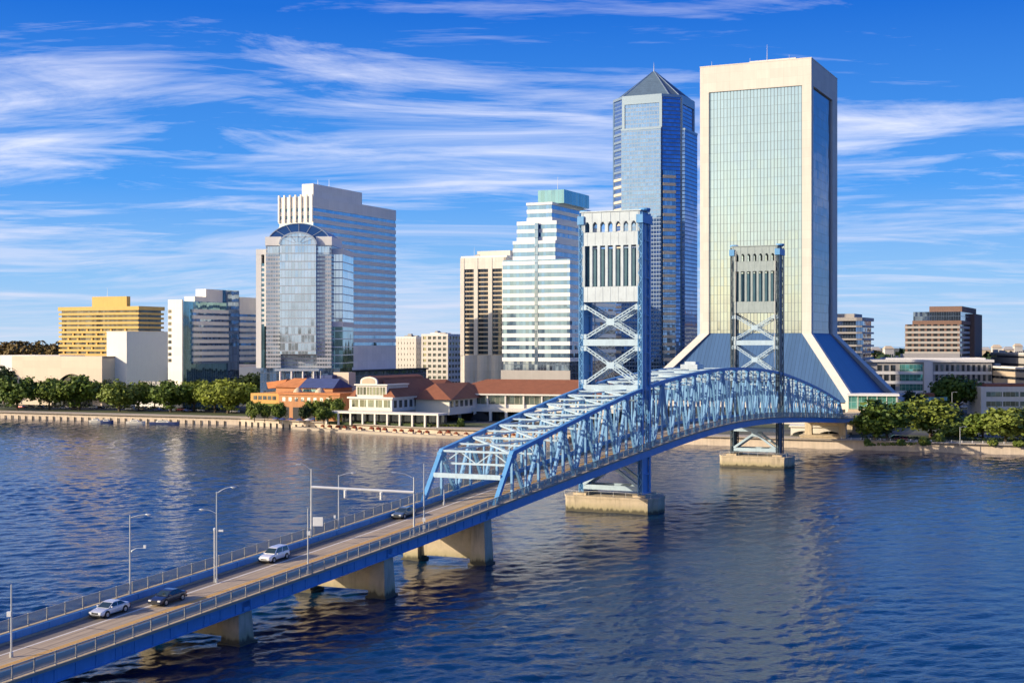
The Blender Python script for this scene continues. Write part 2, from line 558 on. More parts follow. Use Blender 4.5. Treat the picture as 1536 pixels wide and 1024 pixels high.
M['rail'] = plain('rail_steel', (0.40, 0.39, 0.36), 0.5, 0.3, 0.15, 1.0)
M['black'] = plain('black_plastic', (0.015, 0.015, 0.017), 0.6)
M['rubber'] = plain('tyre_rubber', (0.02, 0.02, 0.02), 0.8)
M['chrome'] = plain('wheel_alloy', (0.55, 0.56, 0.58), 0.3, 0.8)
M['lampglass'] = plain('lamp_glass', (0.75, 0.75, 0.72), 0.15)
M['carglass'] = plain('car_window_glass', (0.015, 0.03, 0.035), 0.04, 0.0, 0.05, 0.5, 1.0)
M['redlamp'] = plain('red_lamp_glass', (0.45, 0.02, 0.02), 0.15)
M['dark'] = plain('dark_recess', (0.02, 0.022, 0.026), 0.7)
M['bark'] = plain('tree_bark', (0.10, 0.075, 0.05), 0.9, 0, 0.3, 2.0)
M['leaf'] = leaf_mat('oak_leaf', (0.060, 0.108, 0.014), (0.20, 0.235, 0.03))
M['leaf2'] = leaf_mat('yellow_green_leaf', (0.062, 0.11, 0.016), (0.18, 0.215, 0.034))
M['leafdark'] = leaf_mat('dark_leaf', (0.02, 0.04, 0.012), (0.05, 0.075, 0.02))
M['leafbrown'] = leaf_mat('autumn_leaf', (0.10, 0.075, 0.02), (0.20, 0.13, 0.035))
M['ground'] = ground_mat()
M['grass'] = plain('lawn_grass', (0.06, 0.075, 0.022), 0.95, 0, 0.4, 0.8)
M['pave'] = wall_mat('paving', (0.40, 0.34, 0.27), 0.15, 0.9, None, None, streak=0.05)
M['seawall'] = wall_mat('seawall_concrete', (0.52, 0.43, 0.34), 0.2, 0.9, None, None, streak=0.3)
M['asphalt'] = plain('asphalt', (0.055, 0.055, 0.056), 0.9, 0, 0.25, 0.6)

# ------------------------------------------------------------------ ground and water
SHORE = [(-3200, 1650), (-1300, 1120), (-600, 815), (-247, 675), (-120, 620), (-28, 541), (60, 501), (118, 475), (166, 453), (420, 345), (1100, 60), (2600, -700)]


def shore_y(x):
    for (x0, y0), (x1, y1) in zip(SHORE, SHORE[1:]):
        if x0 <= x <= x1: return y0 + (y1 - y0) * (x - x0) / (x1 - x0)


def wavy_river():
    """the reach of river before the city as real waves (sum of wind-driven sine trains), finer near the viewer"""
    rng = np.random.default_rng(3)
    ys = 95.0 * (780.0 / 95.0) ** (np.arange(820) / 819.0)
    us = np.linspace(-0.62, 0.62, 860)
    Yg = np.repeat(ys[:, None], len(us), 1)
    Xg = us[None, :] * (Yg * 0.80 + 60)
    H = np.zeros_like(Xg)
    for k in range(96):
        lam = 0.9 * (11.0 / 0.9) ** rng.random()
        th = math.radians(-72) + rng.normal(0, 0.66)
        kx, ky = 2 * math.pi / lam * math.cos(th), 2 * math.pi / lam * math.sin(th)
        amp = 0.0031 * lam ** 0.86 * rng.uniform(0.6, 1.4)
        # trains come and go in groups
        g = 0.5 + 0.5 * np.sin(Xg * rng.normal(0, 0.05) + Yg * rng.normal(0, 0.05) + rng.uniform(0, 6.28))
        ph = kx * Xg + ky * Yg + rng.uniform(0, 6.28)
        H += amp * (0.35 + 1.3 * g) * (np.sin(ph) + 0.28 * np.cos(2 * ph))
    gust = 0.78 + 0.26 * np.sin(Xg * 0.017 + Yg * 0.009 + 1.0) + 0.16 * np.sin(Xg * 0.031 - Yg * 0.024) + 0.12 * np.sin(Yg * 0.045 + Xg * 0.008)
    H *= np.clip(gust, 0.3, 1.4) * WAVE
    nr, nc = Xg.shape
    co = np.stack([Xg, Yg, H], -1).astype(np.float32).reshape(-1)
    idx = np.arange(nr * nc).reshape(nr, nc)
    q = np.stack([idx[:-1, :-1], idx[:-1, 1:], idx[1:, 1:], idx[1:, :-1]], -1).reshape(-1).astype(np.int32)
    nf = len(q) // 4
    me = bpy.data.meshes.new('river_water')
    me.vertices.add(nr * nc); me.vertices.foreach_set('co', co)
    me.loops.add(len(q)); me.loops.foreach_set('vertex_index', q)
    me.polygons.add(nf)
    me.polygons.foreach_set('loop_start', np.arange(0, len(q), 4, dtype=np.int32))
    me.polygons.foreach_set('use_smooth', np.ones(nf, dtype=bool))
    me.update(calc_edges=True)
    me.materials.append(M['water'])
    o = bpy.data.objects.new('river_water', me)
    COL.objects.link(o)
    tag(o, kind='structure')


WAVE = 0.82
wavy_river()
tag(MB().add([(-16000, -16000, -1.1), (16000, -16000, -1.1), (16000, 16000, -1.1), (-16000, 16000, -1.1)], [(0, 1, 2, 3)]).build('river_bed_water', M['water']), kind='structure')
n = len(SHORE)
gv = [(x, y, G) for x, y in SHORE] + [(x * 1.0 + (0 if abs(x) < 3000 else x * 3), 15000, G) for x, y in SHORE]
g = MB()
for i in range(n - 1):
    g.add([gv[i], gv[i + 1], gv[n + i + 1], gv[n + i]], [(0, 1, 2, 3)])
tag(g.build('ground', M['ground']), kind='structure')
# the bank behind the camera, seen only as the dark lower reflection in the glass towers
sb = MB().box(-6000, 6000, -9000, -60, -1, 3.0).build('ground_near_bank', M['ground'])
tag(sb, kind='structure')


def offset_shore(d, pts=None):
    """shore line moved d metres inland"""
    pts = pts or SHORE
    out = []
    for i, (x, y) in enumerate(pts):
        a = Vector(pts[max(0, i - 1)]); b = Vector(pts[min(len(pts) - 1, i + 1)])
        t = (b - a).normalized()
        out.append((x - t.y * d, y + t.x * d))
    return out


VIS = [(-600, 815), (-247, 675), (-120, 620), (-28, 541), (60, 501), (118, 475), (166, 453), (420, 345)]
# seawall: vertical face with cap; riverwalk paving behind it
m = MB()
o0, o1 = offset_shore(-0.6, VIS), offset_shore(0.8, VIS)
for i in range(len(VIS) - 1):
    q = [(*o0[i],), (*o0[i + 1],), (*o1[i + 1],), (*o1[i],)]
    m.hexa([(x, y, -1.5) for x, y in q] + [(x, y, G + 0.25) for x, y in q])
sw = m.build('seawall', M['seawall'])
tag(sw, 'long tan concrete seawall with dark fender piles along the far river bank', 'seawall')
m = MB()
oc_ = offset_shore(-0.9, VIS)
for i in range(len(VIS) - 1):
    a, b = Vector(oc_[i]), Vector(oc_[i + 1])
    m.beam((a.x, a.y, G + 0.38), (b.x, b.y, G + 0.38), 2.0, 0.28)
m.build('wall_cap', M['pave'], sw)
PILES = MB()
for i in range(1, 4):
    a, b = Vector(oc_[i]), Vector(oc_[i + 1])
    L = (b - a).length
    for k in range(int(L / 4.2)):
        p = a + (b - a) * (k * 4.2 / L)
        MB().lathe([(0.26, -1), (0.26, 1.5), (0.15, 1.65)], 6, (p.x, p.y - 0.15, 0)).build('fender_pile', M['dark'], sw)
m = MB()
o2, o3 = offset_shore(1.0, VIS), offset_shore(17, VIS)
for i in range(len(VIS) - 1):
    m.add([(*o2[i], G + 0.012), (*o2[i + 1], G + 0.012), (*o3[i + 1], G + 0.012), (*o3[i], G + 0.012)], [(0, 1, 2, 3)])
tag(m.build('riverwalk', M['pave']), kind='structure')
m = MB()
o4, o5 = offset_shore(42, VIS), offset_shore(54, VIS)
for i in range(len(VIS) - 1):
    m.add([(*o4[i], G + 0.02), (*o4[i + 1], G + 0.02), (*o5[i + 1], G + 0.02), (*o5[i], G + 0.02)], [(0, 1, 2, 3)])
tag(m.build('road', M['asphalt']), kind='structure')
m = MB()
o6, o7 = offset_shore(17, VIS), offset_shore(41.5, VIS)
for i in (0, 1, 2, 5, 6):
    m.add([(*o6[i], G + 0.008), (*o6[i + 1], G + 0.008), (*o7[i + 1], G + 0.008), (*o7[i], G + 0.008)], [(0, 1, 2, 3)])
tag(m.build('lawn', M['grass']), kind='structure')
# ------------------------------------------------------------------ the bridge
BO = Vector((22.2, 302.5, 0))
BR = R(-24.8)
AX, AY = Vector((math.cos(BR), math.sin(BR))), Vector((-math.sin(BR), math.cos(BR)))


def hermite(pts):
    xs = [p[0] for p in pts]; ys = [p[1] for p in pts]
    sl = []
    for i in range(len(xs)):
        a, b = max(0, i - 1), min(len(xs) - 1, i + 1)
        sl.append((ys[b] - ys[a]) / (xs[b] - xs[a]))

    def f(x):
        if x <= xs[0]: return ys[0] + sl[0] * (x - xs[0])
        if x >= xs[-1]: return ys[-1] + sl[-1] * (x - xs[-1])
        for i in range(len(xs) - 1):
            if x <= xs[i + 1]:
                h = xs[i + 1] - xs[i]; u = (x - xs[i]) / h
                return ((2 * u**3 - 3 * u**2 + 1) * ys[i] + (u**3 - 2 * u**2 + u) * h * sl[i]
                        + (-2 * u**3 + 3 * u**2) * ys[i + 1] + (u**3 - u**2) * h * sl[i + 1])
    return f


zd = hermite([(-260, 2.2), (-215, 2.9), (-176, 4.2), (-148, 5.5), (-110, 7.3), (-75, 9.2), (-37, 11.4), (0, 13.4), (30, 14.8), (60, 15.6), (90, 15.5), (118, 14.7), (162, 12.6), (208, 10.1), (230, 9.3), (262, 8.6)])
ztop = hermite([(-67.5, 17.4), (-34, 22.2), (0, 26.4), (30, 28.6), (60, 29.5), (90, 29.0), (118, 27.4), (144, 24.6), (174, 20.6), (200.5, 16.2)])
RDZ = -0.55     # road below the walkway
T1, T2, S0, S1 = 0.0, 118.0, -75.0, 208.0
TT = 6.75       # truss planes

bridge = empty('lift_bridge', BO, BR)
tag(bridge, 'long blue steel vertical lift bridge with two towers crossing the river', 'bridge')


def st_of(px, py, dz=RDZ):
    """bridge coordinates of the point of the deck that the photo shows at px,py"""
    z = 6
    for _ in range(40):
        Y = (CAM_H - z) * FPX / (py - HY)
        X = (px - 768) * Y / FPX
        d = Vector((X, Y)) - BO.xy
        t, s = d.dot(AX), d.dot(AY)
        z = zd(s) + dz
    return s, t


def s_of(px, t):
    """where along the bridge the line t shows at px"""
    k = (px - 768) / FPX
    o = BO.xy + AX * t
    return (k * o.y - o.x) / (AY.x - k * AY.y)


def bw(s, t, z):
    v = BO.xy + AX * t + AY * s
    return Vector((v.x, v.y, z))


ss = [-250 + i * 4 for i in range(129)]
ss = [s for s in ss if s <= 262]
deck = MB().sweep([(-5.7, -1.15), (5.7, -1.15), (5.7, RDZ - 0.02), (-5.7, RDZ - 0.02)], ss, zd).build('deck', M['pier'], bridge)
MB().sweep([(-5.4, RDZ), (5.4, RDZ)], ss, zd, False).build('roadway', M['road'], bridge, fix=False)
for t, w, mt in ((-2.25, 0.24, 'white_line'), (1.1, 0.24, 'yellow_line'), (1.55, 0.24, 'yellow_line'), (4.55, 0.2, 'yellow_line')):
    MB().sweep([(t - w / 2, RDZ + 0.006), (t + w / 2, RDZ + 0.006)], ss, zd, False).build('lane_line', M[mt], bridge, fix=False)
for sg in (-1, 1):
    a = lambda v: [(sg * t, dz) for t, dz in v]
    MB().sweep(a([(5.7, -0.25), (7.72, -0.25), (7.72, 0.0), (5.7, 0.0)]), ss, zd).build('walkway', M['walk'], bridge)
    gi = MB().sweep(a([(5.4, RDZ - 0.4), (5.68, RDZ - 0.4), (5.68, 0.42), (5.4, 0.42)]), ss, zd)
    k = -249
    while k < 260:
        gi.beam((sg * 5.36, k, zd(k) + RDZ - 0.1), (sg * 5.36, k, zd(k) + 0.40), 0.12, 0.14, up=(0, 1, 0)); k += 5
    gi.build('inner_girder', M['blue'], bridge)
    MB().sweep(a([(5.05, RDZ), (5.38, RDZ), (5.38, RDZ + 0.2), (5.05, RDZ + 0.2)]), ss, zd).build('kerb', M['walk'], bridge)
    # outer plate girder with stiffeners; shallower haunch between the approach piers
    go = MB()
    gz = lambda s: -1.75
    go.sweep(a([(7.15, -1.7), (7.4, -1.7), (7.4, -0.27), (7.15, -0.27)]), [s for s in ss if s <= -74], zd)
    go.sweep(a([(6.95, -1.72), (7.6, -1.72), (7.6, -1.6), (6.95, -1.6)]), [s for s in ss if s <= -74], zd)
    go.sweep(a([(7.0, -0.40), (7.62, -0.40), (7.62, -0.26), (7.0, -0.26)]), ss, zd)
    k = -249
    while k < -75:
        go.beam((sg * 7.44, k, zd(k) - 1.62), (sg * 7.44, k, zd(k) - 0.27), 0.12, 0.22, up=(0, 1, 0)); k += 3.0
    go.sweep(a([(7.15, -1.5), (7.4, -1.5), (7.4, -0.27), (7.15, -0.27)]), [s for s in ss if s >= 206], zd)
    k = -242
    while k < -78:
        go.beam((sg * 7.43, k, zd(k) - 0.86), (sg * 7.43, k + 1.3, zd(k + 1.3) - 0.86), 0.06, 1.25)
        for u in range(5):
            for v in range(4): go.box(sg * 7.47 - 0.03, sg * 7.47 + 0.03, k + 0.13 + u * 0.25, k + 0.20 + u * 0.25, zd(k) - 1.35 + v * 0.32, zd(k) - 1.28 + v * 0.32)
        k += 15
    go.build('outer_girder', M['blue'], bridge)
    # railing: rails + mesh panel, posts of their own
    rl = MB()
    for h, w in ((1.28, 0.10), (0.12, 0.07)):
        rl.sweep(a([(7.30, h), (7.30 + w, h), (7.30 + w, h + w), (7.30, h + w)]), ss, zd)
    rail = rl.build('railing', M['rail'], bridge)
    MB().sweep(a([(7.345, 0.15), (7.345, 1.29)]), ss, zd, False).build('wire_mesh', M['mesh'], rail, fix=False)
    rest = MB(); k = -200.0; c = 0
    while k < 258:
        mb = MB().beam((sg * 7.35, k, zd(k)), (sg * 7.35, k, zd(k) + 1.42), 0.13, 0.13, up=(0, 1, 0))
        if c < 98 and k > -182: mb.build('rail_post', M['rail'], rail); c += 1
        else: rest.v, rest.f = rest.add(mb.v, mb.f).v, rest.f
        k += 2.9
    tag(rest.build('far_rail_post', M['rail'], rail), kind='stuff')
    # service pipe and brackets under the walkway
    MB().sweep(a([(6.2, -1.0), (6.4, -1.0), (6.4, -0.8), (6.2, -0.8)]), ss, zd).build('service_pipe', M['galv'], bridge)


def truss_span(sa, sb, ends, np_):
    """one span; ends = (inclined end post at sa, at sb)"""
    tops = []
    a0 = sa + (7.5 if ends[0] else 0)
    b0 = sb - (7.5 if ends[1] else 0)
    tops = [a0 + (b0 - a0) * i / np_ for i in range(np_ + 1)]
    bots = [(tops[i] + tops[i + 1]) / 2 for i in range(np_)]
    zb = lambda s: zd(s) - 0.75
    seg = [sa + (sb - sa) * i / 40 for i in range(41)]
    base = MB()
    for s in tops + bots:
        base.beam((-6.6, s, zb(s) - 0.35), (6.6, s, zb(s) - 0.35), 0.4, 0.8)
    span = base.build('truss_span', M['blue'], bridge)
    for sg in (-1, 1):
        x = sg * TT
        T = lambda s: Vector((x, s, ztop(s)))
        B = lambda s: Vector((x, s, zb(s)))
        # bottom chord: deep box along the deck edge
        MB().sweep([(x + sg * 0.38, -1.72), (x + sg * 0.82, -1.72), (x + sg * 0.82, -0.30), (x + sg * 0.38, -0.30)], seg, zd).build('bottom_chord', M['blue'], span)
        ch = MB()
        tp = []
        fine = []
        for i in range(len(tops) - 1): fine += [tops[i], (tops[i] + tops[i + 1]) / 2]
        fine.append(tops[-1])
        ch.sweep([(x - 0.36, -0.42), (x + 0.36, -0.42), (x + 0.36, 0.32), (x - 0.36, 0.32)], fine, ztop)
        for s in tops:      # gusset plates
            ch.box(x - 0.43, x + 0.43, s - 1.0, s + 1.0, ztop(s) - 0.95, ztop(s) - 0.25)
        ch.build('top_chord', M['blue'], span)
        if ends[0]: MB().beam((x, sa, zd(sa) - 0.9), T(a0) + Vector((0, 0.1, 0.1)), 0.72, 0.75, up=(1, 0, 0)).build('end_post', M['blue'], span)
        if ends[1]: MB().beam((x, sb, zd(sb) - 0.9), T(b0) + Vector((0, -0.1, 0.1)), 0.72, 0.75, up=(1, 0, 0)).build('end_post', M['blue'], span)
        for i, s in enumerate(tops):
            if (i == 0 and not ends[0]) or (i == np_ and not ends[1]): continue
            MB().laced(T(s) - Vector((0, 0, 0.3)), (x, s, zb(s)), 0.42, 0.4, (1, 0, 0), plate=0.15).build('vertical', M['truss'], span)
        for i, s in enumerate(bots):
            MB().laced(T(tops[i]) - Vector((0, 0, 0.3)), B(s), 0.62, 0.45, (1, 0, 0), plate=0.16).build('diagonal', M['truss'], span)
            MB().laced(T(tops[i + 1]) - Vector((0, 0, 0.3)), B(s), 0.62, 0.45, (1, 0, 0), plate=0.16).build('diagonal', M['truss'], span)
            zm = (ztop(s))
            MB().laced((x, s, zm - 0.3), B(s), 0.30, 0.3, (1, 0, 0), plate=0.12).build('hanger', M['truss'], span)
            bk = MB()
            bk.box(x - 0.41, x + 0.41, s - 1.1, s + 1.1, zb(s) - 0.1, zb(s) + 0.75)
            bk.build('gusset_plate', M['blue'], span)
    e = TT - 0.4
    for i, s in enumerate(tops):
        z = ztop(s) - 0.05
        c = MB()
        c.laced((-e, s, z), (e, s, z), 0.5, 0.35, (0, 0, 1), n=14, plate=0.14)
        zl = max(z - 2.6, zd(s) + 5.6)
        c.beam((-e, s, zl), (e, s, zl), 0.3, 0.35)
        for k in range(4):
            x0, x1 = -e + 2 * e * k / 4, -e + 2 * e * (k + 1) / 4
            c.beam((x0, s, z if k % 2 else zl), (x1, s, zl if k % 2 else z), 0.16, 0.2)
        c.build('sway_frame', M['pale'], span)
    for i in range(np_):
        a, b = tops[i], tops[i + 1]
        za, zb2 = ztop(a) - 0.02, ztop(b) - 0.02
        MB().laced((-e, a, za), (e, b, zb2), 0.45, 0.28, (0, 0, 1), n=18).build('lateral_brace', M['pale'], span)
        MB().laced((e, a, za), (-e, b, zb2), 0.45, 0.28, (0, 0, 1), n=18).build('lateral_brace', M['pale'], span)
        mid = bots[i]
        MB().beam((-e, mid, ztop(mid)), (e, mid, ztop(mid)), 0.3, 0.3).build('cross_strut', M['pale'], span)
    for k, en in enumerate(ends):
        if not en: continue
        q, p = ((sa, a0), (sb, b0))[k]
        f = 0.52
        s = q + (p - q) * f
        z = zd(q) + (ztop(p) - zd(q)) * f
        pm = MB().beam((-e, s, z), (e, s, z), 0.5, 0.8)
        zt = ztop(p) - 0.05
        pm.build('portal_beam', M['pale'], span)
    return span


truss_span(S0, T1, (True, False), 6)
lift = truss_span(T1, T2, (False, False), 10)
truss_span(T2, S1, (False, True), 8)


def lift_tower(s0, steel='blue', panel='panel', pale='pale'):
    ztop_t = 64.2
    hw = 6.75
    cap = MB()
    cap.box(-hw + 0.1, hw - 0.1, s0 - 2.75, s0 + 2.75, 62.1, ztop_t)
    for k in range(7):
        x = -hw + 0.4 + k * (2 * hw - 0.8) / 6
        cap.box(x - 0.05, x + 0.05, s0 - 2.81, s0 - 2.7, 62.15, ztop_t - 0.05)
    cap.box(-hw - 0.25, hw + 0.25, s0 - 2.95, s0 + 2.95, ztop_t, ztop_t + 0.25)
    tw = cap.build('lift_tower', M[panel], bridge)
    for sg in (-1, 1):
        leg = MB()
        for q in (-2.3, 2.3):
            # laced corner column standing on the pier
            for ox in (-0.45, 0.45):
                leg.beam((sg * hw + ox, s0 + q, 3.0), (sg * hw + ox, s0 + q, ztop_t - 0.3), 0.16, 0.9, up=(0, 1, 0))
            for i in range(46):
                za, zb = 4 + i * 1.27, 4 + (i + 1) * 1.27
                for f in (-0.46, 0.46):
                    leg.beam((sg * hw - 0.45 * (1 if i % 2 else -1), s0 + q + f, za), (sg * hw + 0.45 * (1 if i % 2 else -1), s0 + q + f, zb), 0.12, 0.05, up=(0, 1, 0))
            leg.box(sg * hw - 0.06, sg * hw + 0.06, s0 + q - 0.4, s0 + q + 0.4, 3, ztop_t - 0.3)
        # side web plate with ribs
        leg.box(sg * hw - 0.12, sg * hw + 0.12, s0 - 2.1, s0 + 2.1, 24, ztop_t - 0.2)
        leg.box(sg * hw - 0.12, sg * hw + 0.12, s0 - 1.85, s0 + 1.85, 3.0, 13)
        for z in [4, 8, 12] + list(range(26, 64, 4)):
            leg.box(sg * hw - 0.5, sg * hw + 0.5, s0 - 2.0, s0 + 2.0, z - 0.12, z + 0.12)
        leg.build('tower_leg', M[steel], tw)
        gb = MB()
        gb.box(sg * hw - 0.75, sg * hw + 0.75, s0 - 3.1, s0 + 3.1, 61.6, 63.4)
        gb.lathe([(1.15, -0.3), (1.3, 0), (1.15, 0.3)], 14, (sg * (hw + 0.1), s0, 64.6))
        gb.build('sheave_housing', M['blue'], tw)
        # railing ladder on the outer side
        ld = MB()
        for q in (-0.25, 0.25): ld.beam((sg * (hw + 0.62), s0 + q - 1.0, 18), (sg * (hw + 0.62), s0 + q - 1.0, 62), 0.07, 0.07, up=(0, 1, 0))
        for i in range(80): ld.box(sg * (hw + 0.62) - 0.03, sg * (hw + 0.62) + 0.03, s0 - 1.25, s0 - 0.75, 18.3 + i * 0.54, 18.37 + i * 0.54)
        ld.build('ladder', M['galv'], tw)
    e = hw - 0.55
    for q in (-2.45, 2.45):
        for z0, z1 in ((57.0, 59.9), (44.9, 48.2)):
            b = MB().box(-e, e, s0 + q - 0.22, s0 + q + 0.22, z0, z1)
            for k in range(7):
                x = -e + (k + 0.5) * 2 * e / 7
                b.box(x - 0.035, x + 0.035, s0 + q - 0.26, s0 + q + 0.26, z0 + 0.05, z1 - 0.05)
            b.build('wall_panel', M[panel], tw)
        b = MB()
        for k in range(8):
            x = -e + k * 2 * e / 7
            w = 0.30
            b.box(x - w, x + w, s0 + q - 0.3, s0 + q + 0.3, 48.2, 57.0)
            b.box(x - w - 0.06, x + w + 0.06, s0 + q - 0.3, s0 + q + 0.3, 59.9, 62.1)
            for sx in (-1, 1):
                X = x + sx * (w + 0.06)
                b.prism_y([(X, 61.55), (X + sx * 0.34, 62.1), (X, 62.1)] if sx > 0 else [(X, 61.55), (X, 62.1), (X + sx * 0.34, 62.1)], s0 + q - 0.28, s0 + q + 0.28)
        b.build('mullion_screen', M[panel], tw)
        # two storeys of X bracing with struts
        for z0, z1 in ((27.2, 35.4), (37.0, 44.2)):
            b = MB()
            b.laced((-e, s0 + q, z0), (e, s0 + q, z1), 0.55, 0.4, (0, 1, 0), n=16, plate=0.2)
            b.laced((e, s0 + q, z0), (-e, s0 + q, z1), 0.55, 0.4, (0, 1, 0), n=16, plate=0.2)
            b.box(-0.9, 0.9, s0 + q - 0.24, s0 + q + 0.24, (z0 + z1) / 2 - 0.7, (z0 + z1) / 2 + 0.7)
            for sx in (-1, 1):
                for zz in (z0, z1 - 1.0): b.box(sx * e - 0.7, sx * e + 0.7, s0 + q - 0.24, s0 + q + 0.24, zz, zz + 1.0)
            b.build('cross_brace', M['pale'], tw)
        MB().box(-e, e, s0 + q - 0.3, s0 + q + 0.3, 35.5, 36.9).build('strut', M['pale'], tw)
        MB().box(-e, e, s0 + q - 0.3, s0 + q + 0.3, 25.9, 27.1).build('strut', M['pale'], tw)
        # below the deck
        b = MB()
        b.box(-e, e, s0 + q - 0.3, s0 + q + 0.3, 10.4, 11.4)
        b.box(-e, e, s0 + q - 0.3, s0 + q + 0.3, 4.6, 5.6)
        for sx in (-1, 1):
            b.beam((sx * e, s0 + q, 5.6), (0, s0 + q, 10.0), 0.6, 0.7, up=(0, 1, 0))
        b.box(-0.9, 0.9, s0 + q - 0.34, s0 + q + 0.34, 9.0, 10.4)
        b.build('lower_brace', M['pale'], tw)
    # counterweight slab behind the slots
    MB().box(-e + 0.3, e - 0.3, s0 - 1.3, s0 + 1.3, 46, 56.4).build('counterweight', M['slot'], tw)
    # ropes
    rp = MB()
    for sg in (-1, 1):
        for k in range(4):
            rp.beam((sg * (hw - 0.9), s0 + (3.0 if s0 < 50 else -3.0), ztop(s0) - 0.2), (sg * (hw - 0.9) + 0.15 * k, s0 + (2.9 if s0 < 50 else -2.9), 63), 0.05, 0.05, up=(0, 1, 0))
    rp.build('lift_cable', M['galv'], tw)
    return tw


def big_pier(s0):
    p = [(-10.6, -2.2), (-9.2, -4.9), (9.2, -4.9), (10.6, -2.2), (10.6, 2.2), (9.2, 4.9), (-9.2, 4.9), (-10.6, 2.2)]
    p = [(x, s0 + y) for x, y in p]
    m = MB().prism(p, -3, 2.9)
    c = [(x * 0.985, s0 + (y - s0) * 0.97) for x, y in p]
    m.prism([(x * 1.012, s0 + (y - s0) * 1.02) for x, y in p], 2.9, 3.35)
    for x in (-6.75, 6.75): m.box(x - 1.5, x + 1.5, s0 - 3.6, s0 + 3.6, 3.35, 3.9)
    pr = m.build('river_pier', M['pier'], bridge)
    fd = MB()
    for i in range(9):
        x = -8.8 + i * 2.2
        fd.box(x - 0.12, x + 0.12, s0 - 5.06, s0 - 4.9, -1, 2.4)
    rl = MB()
    for i in range(8):
        x = -9.8 + i * 2.8
        rl.beam((x, s0 - 4.6, 3.3), (x, s0 - 4.6, 4.4), 0.06, 0.06, up=(0, 1, 0))
    rl.beam((-9.8, s0 - 4.6, 4.4), (9.8, s0 - 4.6, 4.4), 0.06, 0.06)
    rl.build('pier_rail', M['galv'], pr)


def wall_pier(s0, wall_z=0.9):
    zt = zd(s0) - 1.72
    m = MB()
    for sg in (-1, 1):
        x = sg * 6.2
        b = [(x - 1.55, s0 - 1.7, -3), (x + 1.55, s0 - 1.7, -3), (x + 1.55, s0 + 1.7, -3), (x - 1.55, s0 + 1.7, -3)]
        t = [(x - 1.1, s0 - 1.3, zt), (x + 1.1, s0 - 1.3, zt), (x + 1.1, s0 + 1.3, zt), (x - 1.1, s0 + 1.3, zt)]
        m.hexa(b + t)
        m.box(x - 1.65, x + 1.65, s0 - 1.8, s0 + 1.8, -3, 0.3)
    w = [(-4.9, wall_z), (4.9, wall_z), (4.9, zt - 0.02), (-4.9, zt - 0.02)]
    m.prism_y(w, s0 - 0.75, s0 + 0.75)
    pr = m.build('wall_pier', M['pier'], bridge)
    cp = MB().box(-7.6, 7.6, s0 - 0.55, s0 + 0.55, zt, zt + 0.55)
    for sg in (-1, 1): cp.box(sg * 6.9 - 0.5, sg * 6.9 + 0.5, s0 - 0.8, s0 + 0.8, zt, zd(s0) - 0.25)
    cp.build('bearing_beam', M['blue'], pr)


lift_tower(T1); lift_tower(T2, 'far_leg', 'greypanel')
big_pier(T1); big_pier(T2)
for s in (-78.2, -110.6, -145, -180, -214): wall_pier(s)
# northern end: abutment piers and the pale arched underpass on the bank
for s in (211, 235):
    zt = zd(s) - 1.5
    m = MB()
    for x in (-6.0, 6.0):
        m.hexa([(x - 1.5, s - 1.2, -3), (x + 1.5, s - 1.2, -3), (x + 1.5, s + 1.2, -3), (x - 1.5, s + 1.2, -3), (x - 1.1, s - 0.9, zt), (x + 1.1, s - 0.9, zt), (x + 1.1, s + 0.9, zt), (x - 1.1, s + 0.9, zt)])
    m.box(-7.3, 7.3, s - 0.9, s + 0.9, zt - 1.4, zt + 0.02)
    m.build('bank_pier', M['pier'], bridge)
MB().box(-7.4, 7.4, 262, 300, 2.0, zd(262) - 0.2).build('abutment', M['pier'], bridge)
# machinery cabin on the middle of the lift span
mc = MB().box(-2.2, 2.2, 52.5, 58, ztop(55) + 0.1, ztop(55) + 1.3).box(-1.4, 1.4, 53.5, 56.5, ztop(55) + 1.3, ztop(55) + 2.0)
mc.build('machinery_cabin', M['panel'], bridge)

# ------------------------------------------------------------------ lamps, poles, gantry on the bridge
def lamp(px, base_py, top_py, arm, label, arm_len=None, extra=None, group='street lamps along the bridge', side=None):
    """side: which walkway the foot stands on (+1 right, -1 left)"""
    t = side * 7.0 if side else None
    if side: s = s_of(px, t); z0 = zd(s)
    else:
        s, t = st_of(px, base_py); z0 = zd(s) + RDZ
    w = bw(s, t, z0)
    zt = P(px, top_py, w.y).z
    e = empty('street_lamp', w)
    tag(e, label, 'street lamp', group)
    h = zt - z0
    MB().lathe([(0.2, 0), (0.2, 0.5), (0.11, 0.55)], 8).build('base', M['galv'], e)
    MB().tube([(0, 0, 0.5), (0, 0, h)], 0.11, 7, 0.07).build('pole', M['galv'], e)
    for (dx, dz0, dz1) in arm:
        L = abs(dx); sg = 1 if dx > 0 else -1
        pts = [(sg * L * (1 - math.cos(a * math.pi / 12)) if False else sg * L * math.sin(a * math.pi / 12), 0, h + dz0 + (dz1 - dz0) * (1 - math.cos(a * math.pi / 12))) for a in range(7)]
        pts = [(sg * L * u, 0, h + dz0 + (dz1 - dz0) * math.sin(u * math.pi / 2)) for u in [i / 6 for i in range(7)]]
        MB().tube(pts, 0.05, 6).build('arm', M['galv'], e)
        hx, hz = pts[-1][0], pts[-1][2]
        hd = MB().lathe([(0.05, 0.12), (0.2, 0.08), (0.24, 0.0), (0.16, -0.06)], 10)
        hd.v = [(x * 1.9 + hx + sg * 0.35, y * 0.9, z + hz) for x, y, z in hd.v]
        lh = hd.build('lamp_head', M['galv'], e)
        gl = MB().lathe([(0.13, -0.07), (0.11, -0.13), (0.04, -0.15)], 8)
        gl.v = [(x * 1.7 + hx + sg * 0.35, y, z + hz) for x, y, z in gl.v]
        gl.build('lamp_glass', M['lampglass'], lh)
    if extra: extra(e, h)
    return e


